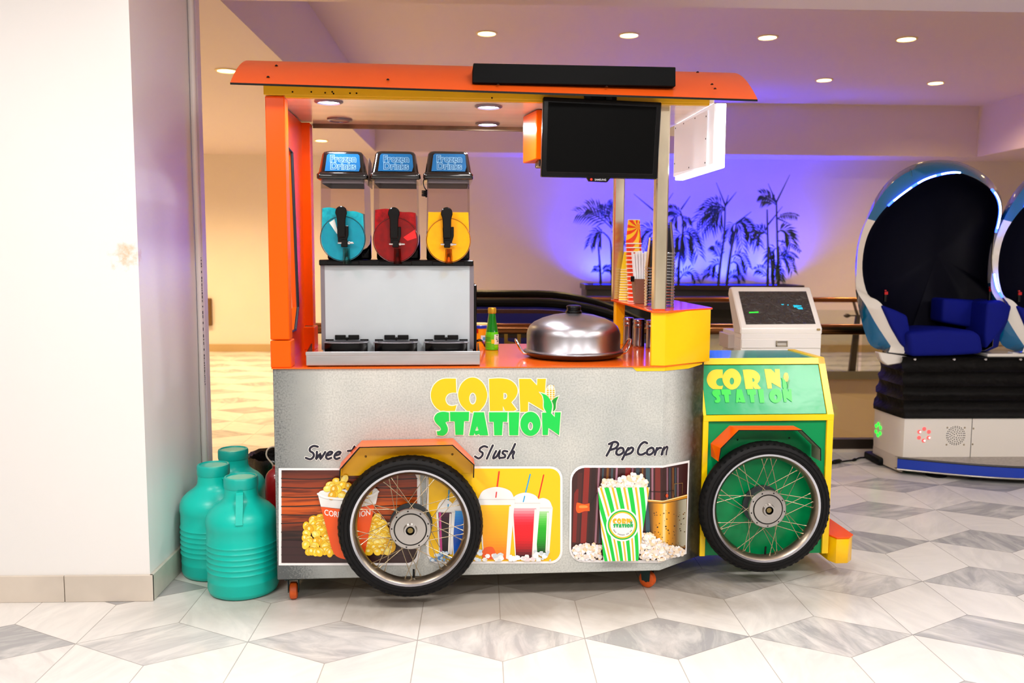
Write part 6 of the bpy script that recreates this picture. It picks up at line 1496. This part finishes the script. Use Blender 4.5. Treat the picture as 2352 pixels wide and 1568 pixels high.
# feet
bm = nb()
for px, py in ((2150, 1092),):
    p = fl(px, py)-so; lathe(bm, [(0, 0), (.058, 0), (.06, .008), (.045, .028), (.02, .036), (.014, .04), (.014, zb0-.04), (0, zb0-.04)], 24, (p.x, p.y, 0), 0, cap=False)
obj('levelling_foot', bm, blackm, sim)
bm = nb(); p = fl(2236, 1096)-so; lathe(bm, [(0, -.02), (.038, -.02), (.042, -.012), (.042, .012), (.038, .02), (0, .02)], 24, (p.x, p.y, .042), 0, 'x'); box(bm, (p.x-.03, p.y-.02, .06), (p.x+.03, p.y+.05, zb0-.05)); obj('caster', bm, blackm, sim)
bm = nb(); p = fl(2046, 1068)-so; box(bm, (p.x-.09, p.y-.02, 0), (p.x+.09, p.y+.2, .05), 0, .015); obj('rubber_pad', bm, blackm, sim)
bm = nb(); p = fl(2110, 1086)-so; box(bm, (p.x-.08, p.y-.0, 0), (p.x+.08, p.y+.12, .10), 0, .005); obj('green_block', bm, mat('green_block_paint', '#053a1c', .5), sim)
bm = nb(); box(bm, (xc+.1, .15, .10), (xr, .5, zb0)); obj('chassis', bm, blackm, sim)
# power cord on the floor
bm = nb(); pts = [fl(*p)+V((0, 0, .006)) for p in ((1910, 1066), (1922, 1064), (1945, 1060), (1962, 1058), (1975, 1053), (1990, 1052), (2008, 1048), (2024, 1051), (2040, 1058))]; pts[-1].z = .03
cord = thing('power_cord', 'thin black power cord with an inline plug on the floor by the ride', 'cord', V((pts[0].x, pts[0].y, 0))); co = V(cord.location)
tube(bm, [p-co for p in sm2(pts, 5, False)], .0055, 6); obj('cable', bm, black, cord)
bm = nb(); d_ = (pts[2]-pts[0]); tube(bm, [pts[0]-co+d_*t_+V((0, 0, .006)) for t_ in (.05, .15, .5, .62)], [.008, .015, .015, .008], 10); obj('plug', bm, black, cord)
bm = nb(); d_ = (pts[4]-pts[3]); tube(bm, [pts[3]-co-d_*.25, pts[3]-co-d_*.1, pts[3]-co+d_*.15, pts[3]-co+d_*.3], [.006, .011, .011, .006], 10); obj('ferrite', bm, black, cord)
# ================================================================ light, camera, world
def add_lights():
    NEUT = (1, .975, .94)
    # unseen hall lamps above the near floor; the rightmost is added fill
    for x, y, e in ((-1.5, 1.75, 34), (.5, 1.75, 34), (2.5, 1.75, 34), (4.5, 2.0, 40), (-1.5, -.4, 38), (.5, -.4, 38), (2.5, -.4, 38)):
        light('hall_and_fill_light', 'AREA', (x, y, ZL-.03), e, NEUT, .55)
    for (px, py, z, _, _) in LAMPS:
        p = fl(px, py, z)
        light('lamp_glow', 'SPOT', (p.x, p.y, z-.03), 160 if z == ZL else 120, WARM, .06, (0, 0, 0), 150 if z == ZL else 125, 1.0)
    for x, y, z in ((-4.6, 6.0, ZL), (-4.6, 10.0, ZL), (-2.2, 8.0, ZL), (-3.4, 10.1, ZL), (5.9, 8.0, ZT), (5.6, 10.0, ZT)):
        light('lamp_glow', 'SPOT', (x, y, z-.03), 205 if z == ZL else 105, WARM, .06, (0, 0, 0), 150, 1.0)
    for k in range(5):
        x = xa+.25+(xb-xa-.5)*k/4
        light('planter_uplight', 'SPOT', (x, YB-.32, ztop+.0), 190, (.012, .02, 1), .05, (math.radians(180-24), 0, 0), 135, .9)
    for px, py, on in CAN:
        if on:
            p = W(cz(px, py, ZK)); light('canopy_glow', 'AREA', (p.x, p.y, ZK-.012), 4.5, (.93, .94, 1), .075)
add_lights()
w = bpy.data.worlds.new('world'); S.world = w; w.use_nodes = True
w.node_tree.nodes['Background'].inputs[0].default_value = (1, .94, .88, 1); w.node_tree.nodes['Background'].inputs[1].default_value = .3
cam = bpy.data.cameras.new('camera'); co_ = bpy.data.objects.new('camera', cam); C.objects.link(co_)
cam.sensor_fit = 'HORIZONTAL'; cam.sensor_width = 36; cam.lens = F/2352*36; cam.clip_start = .05; cam.clip_end = 60
co_.matrix_world = Matrix(((RT.x, UP.x, -FW.x, 0), (RT.y, UP.y, -FW.y, 0), (RT.z, UP.z, -FW.z, H), (0, 0, 0, 1)))
cam.dof.use_dof = True; cam.dof.focus_distance = 3.4; cam.dof.aperture_fstop = 3.2
S.camera = co_
v = S.view_settings; v.view_transform = 'Standard'; v.look = 'None'; v.exposure = 0.0; v.gamma = 1.0; v.use_curve_mapping = False
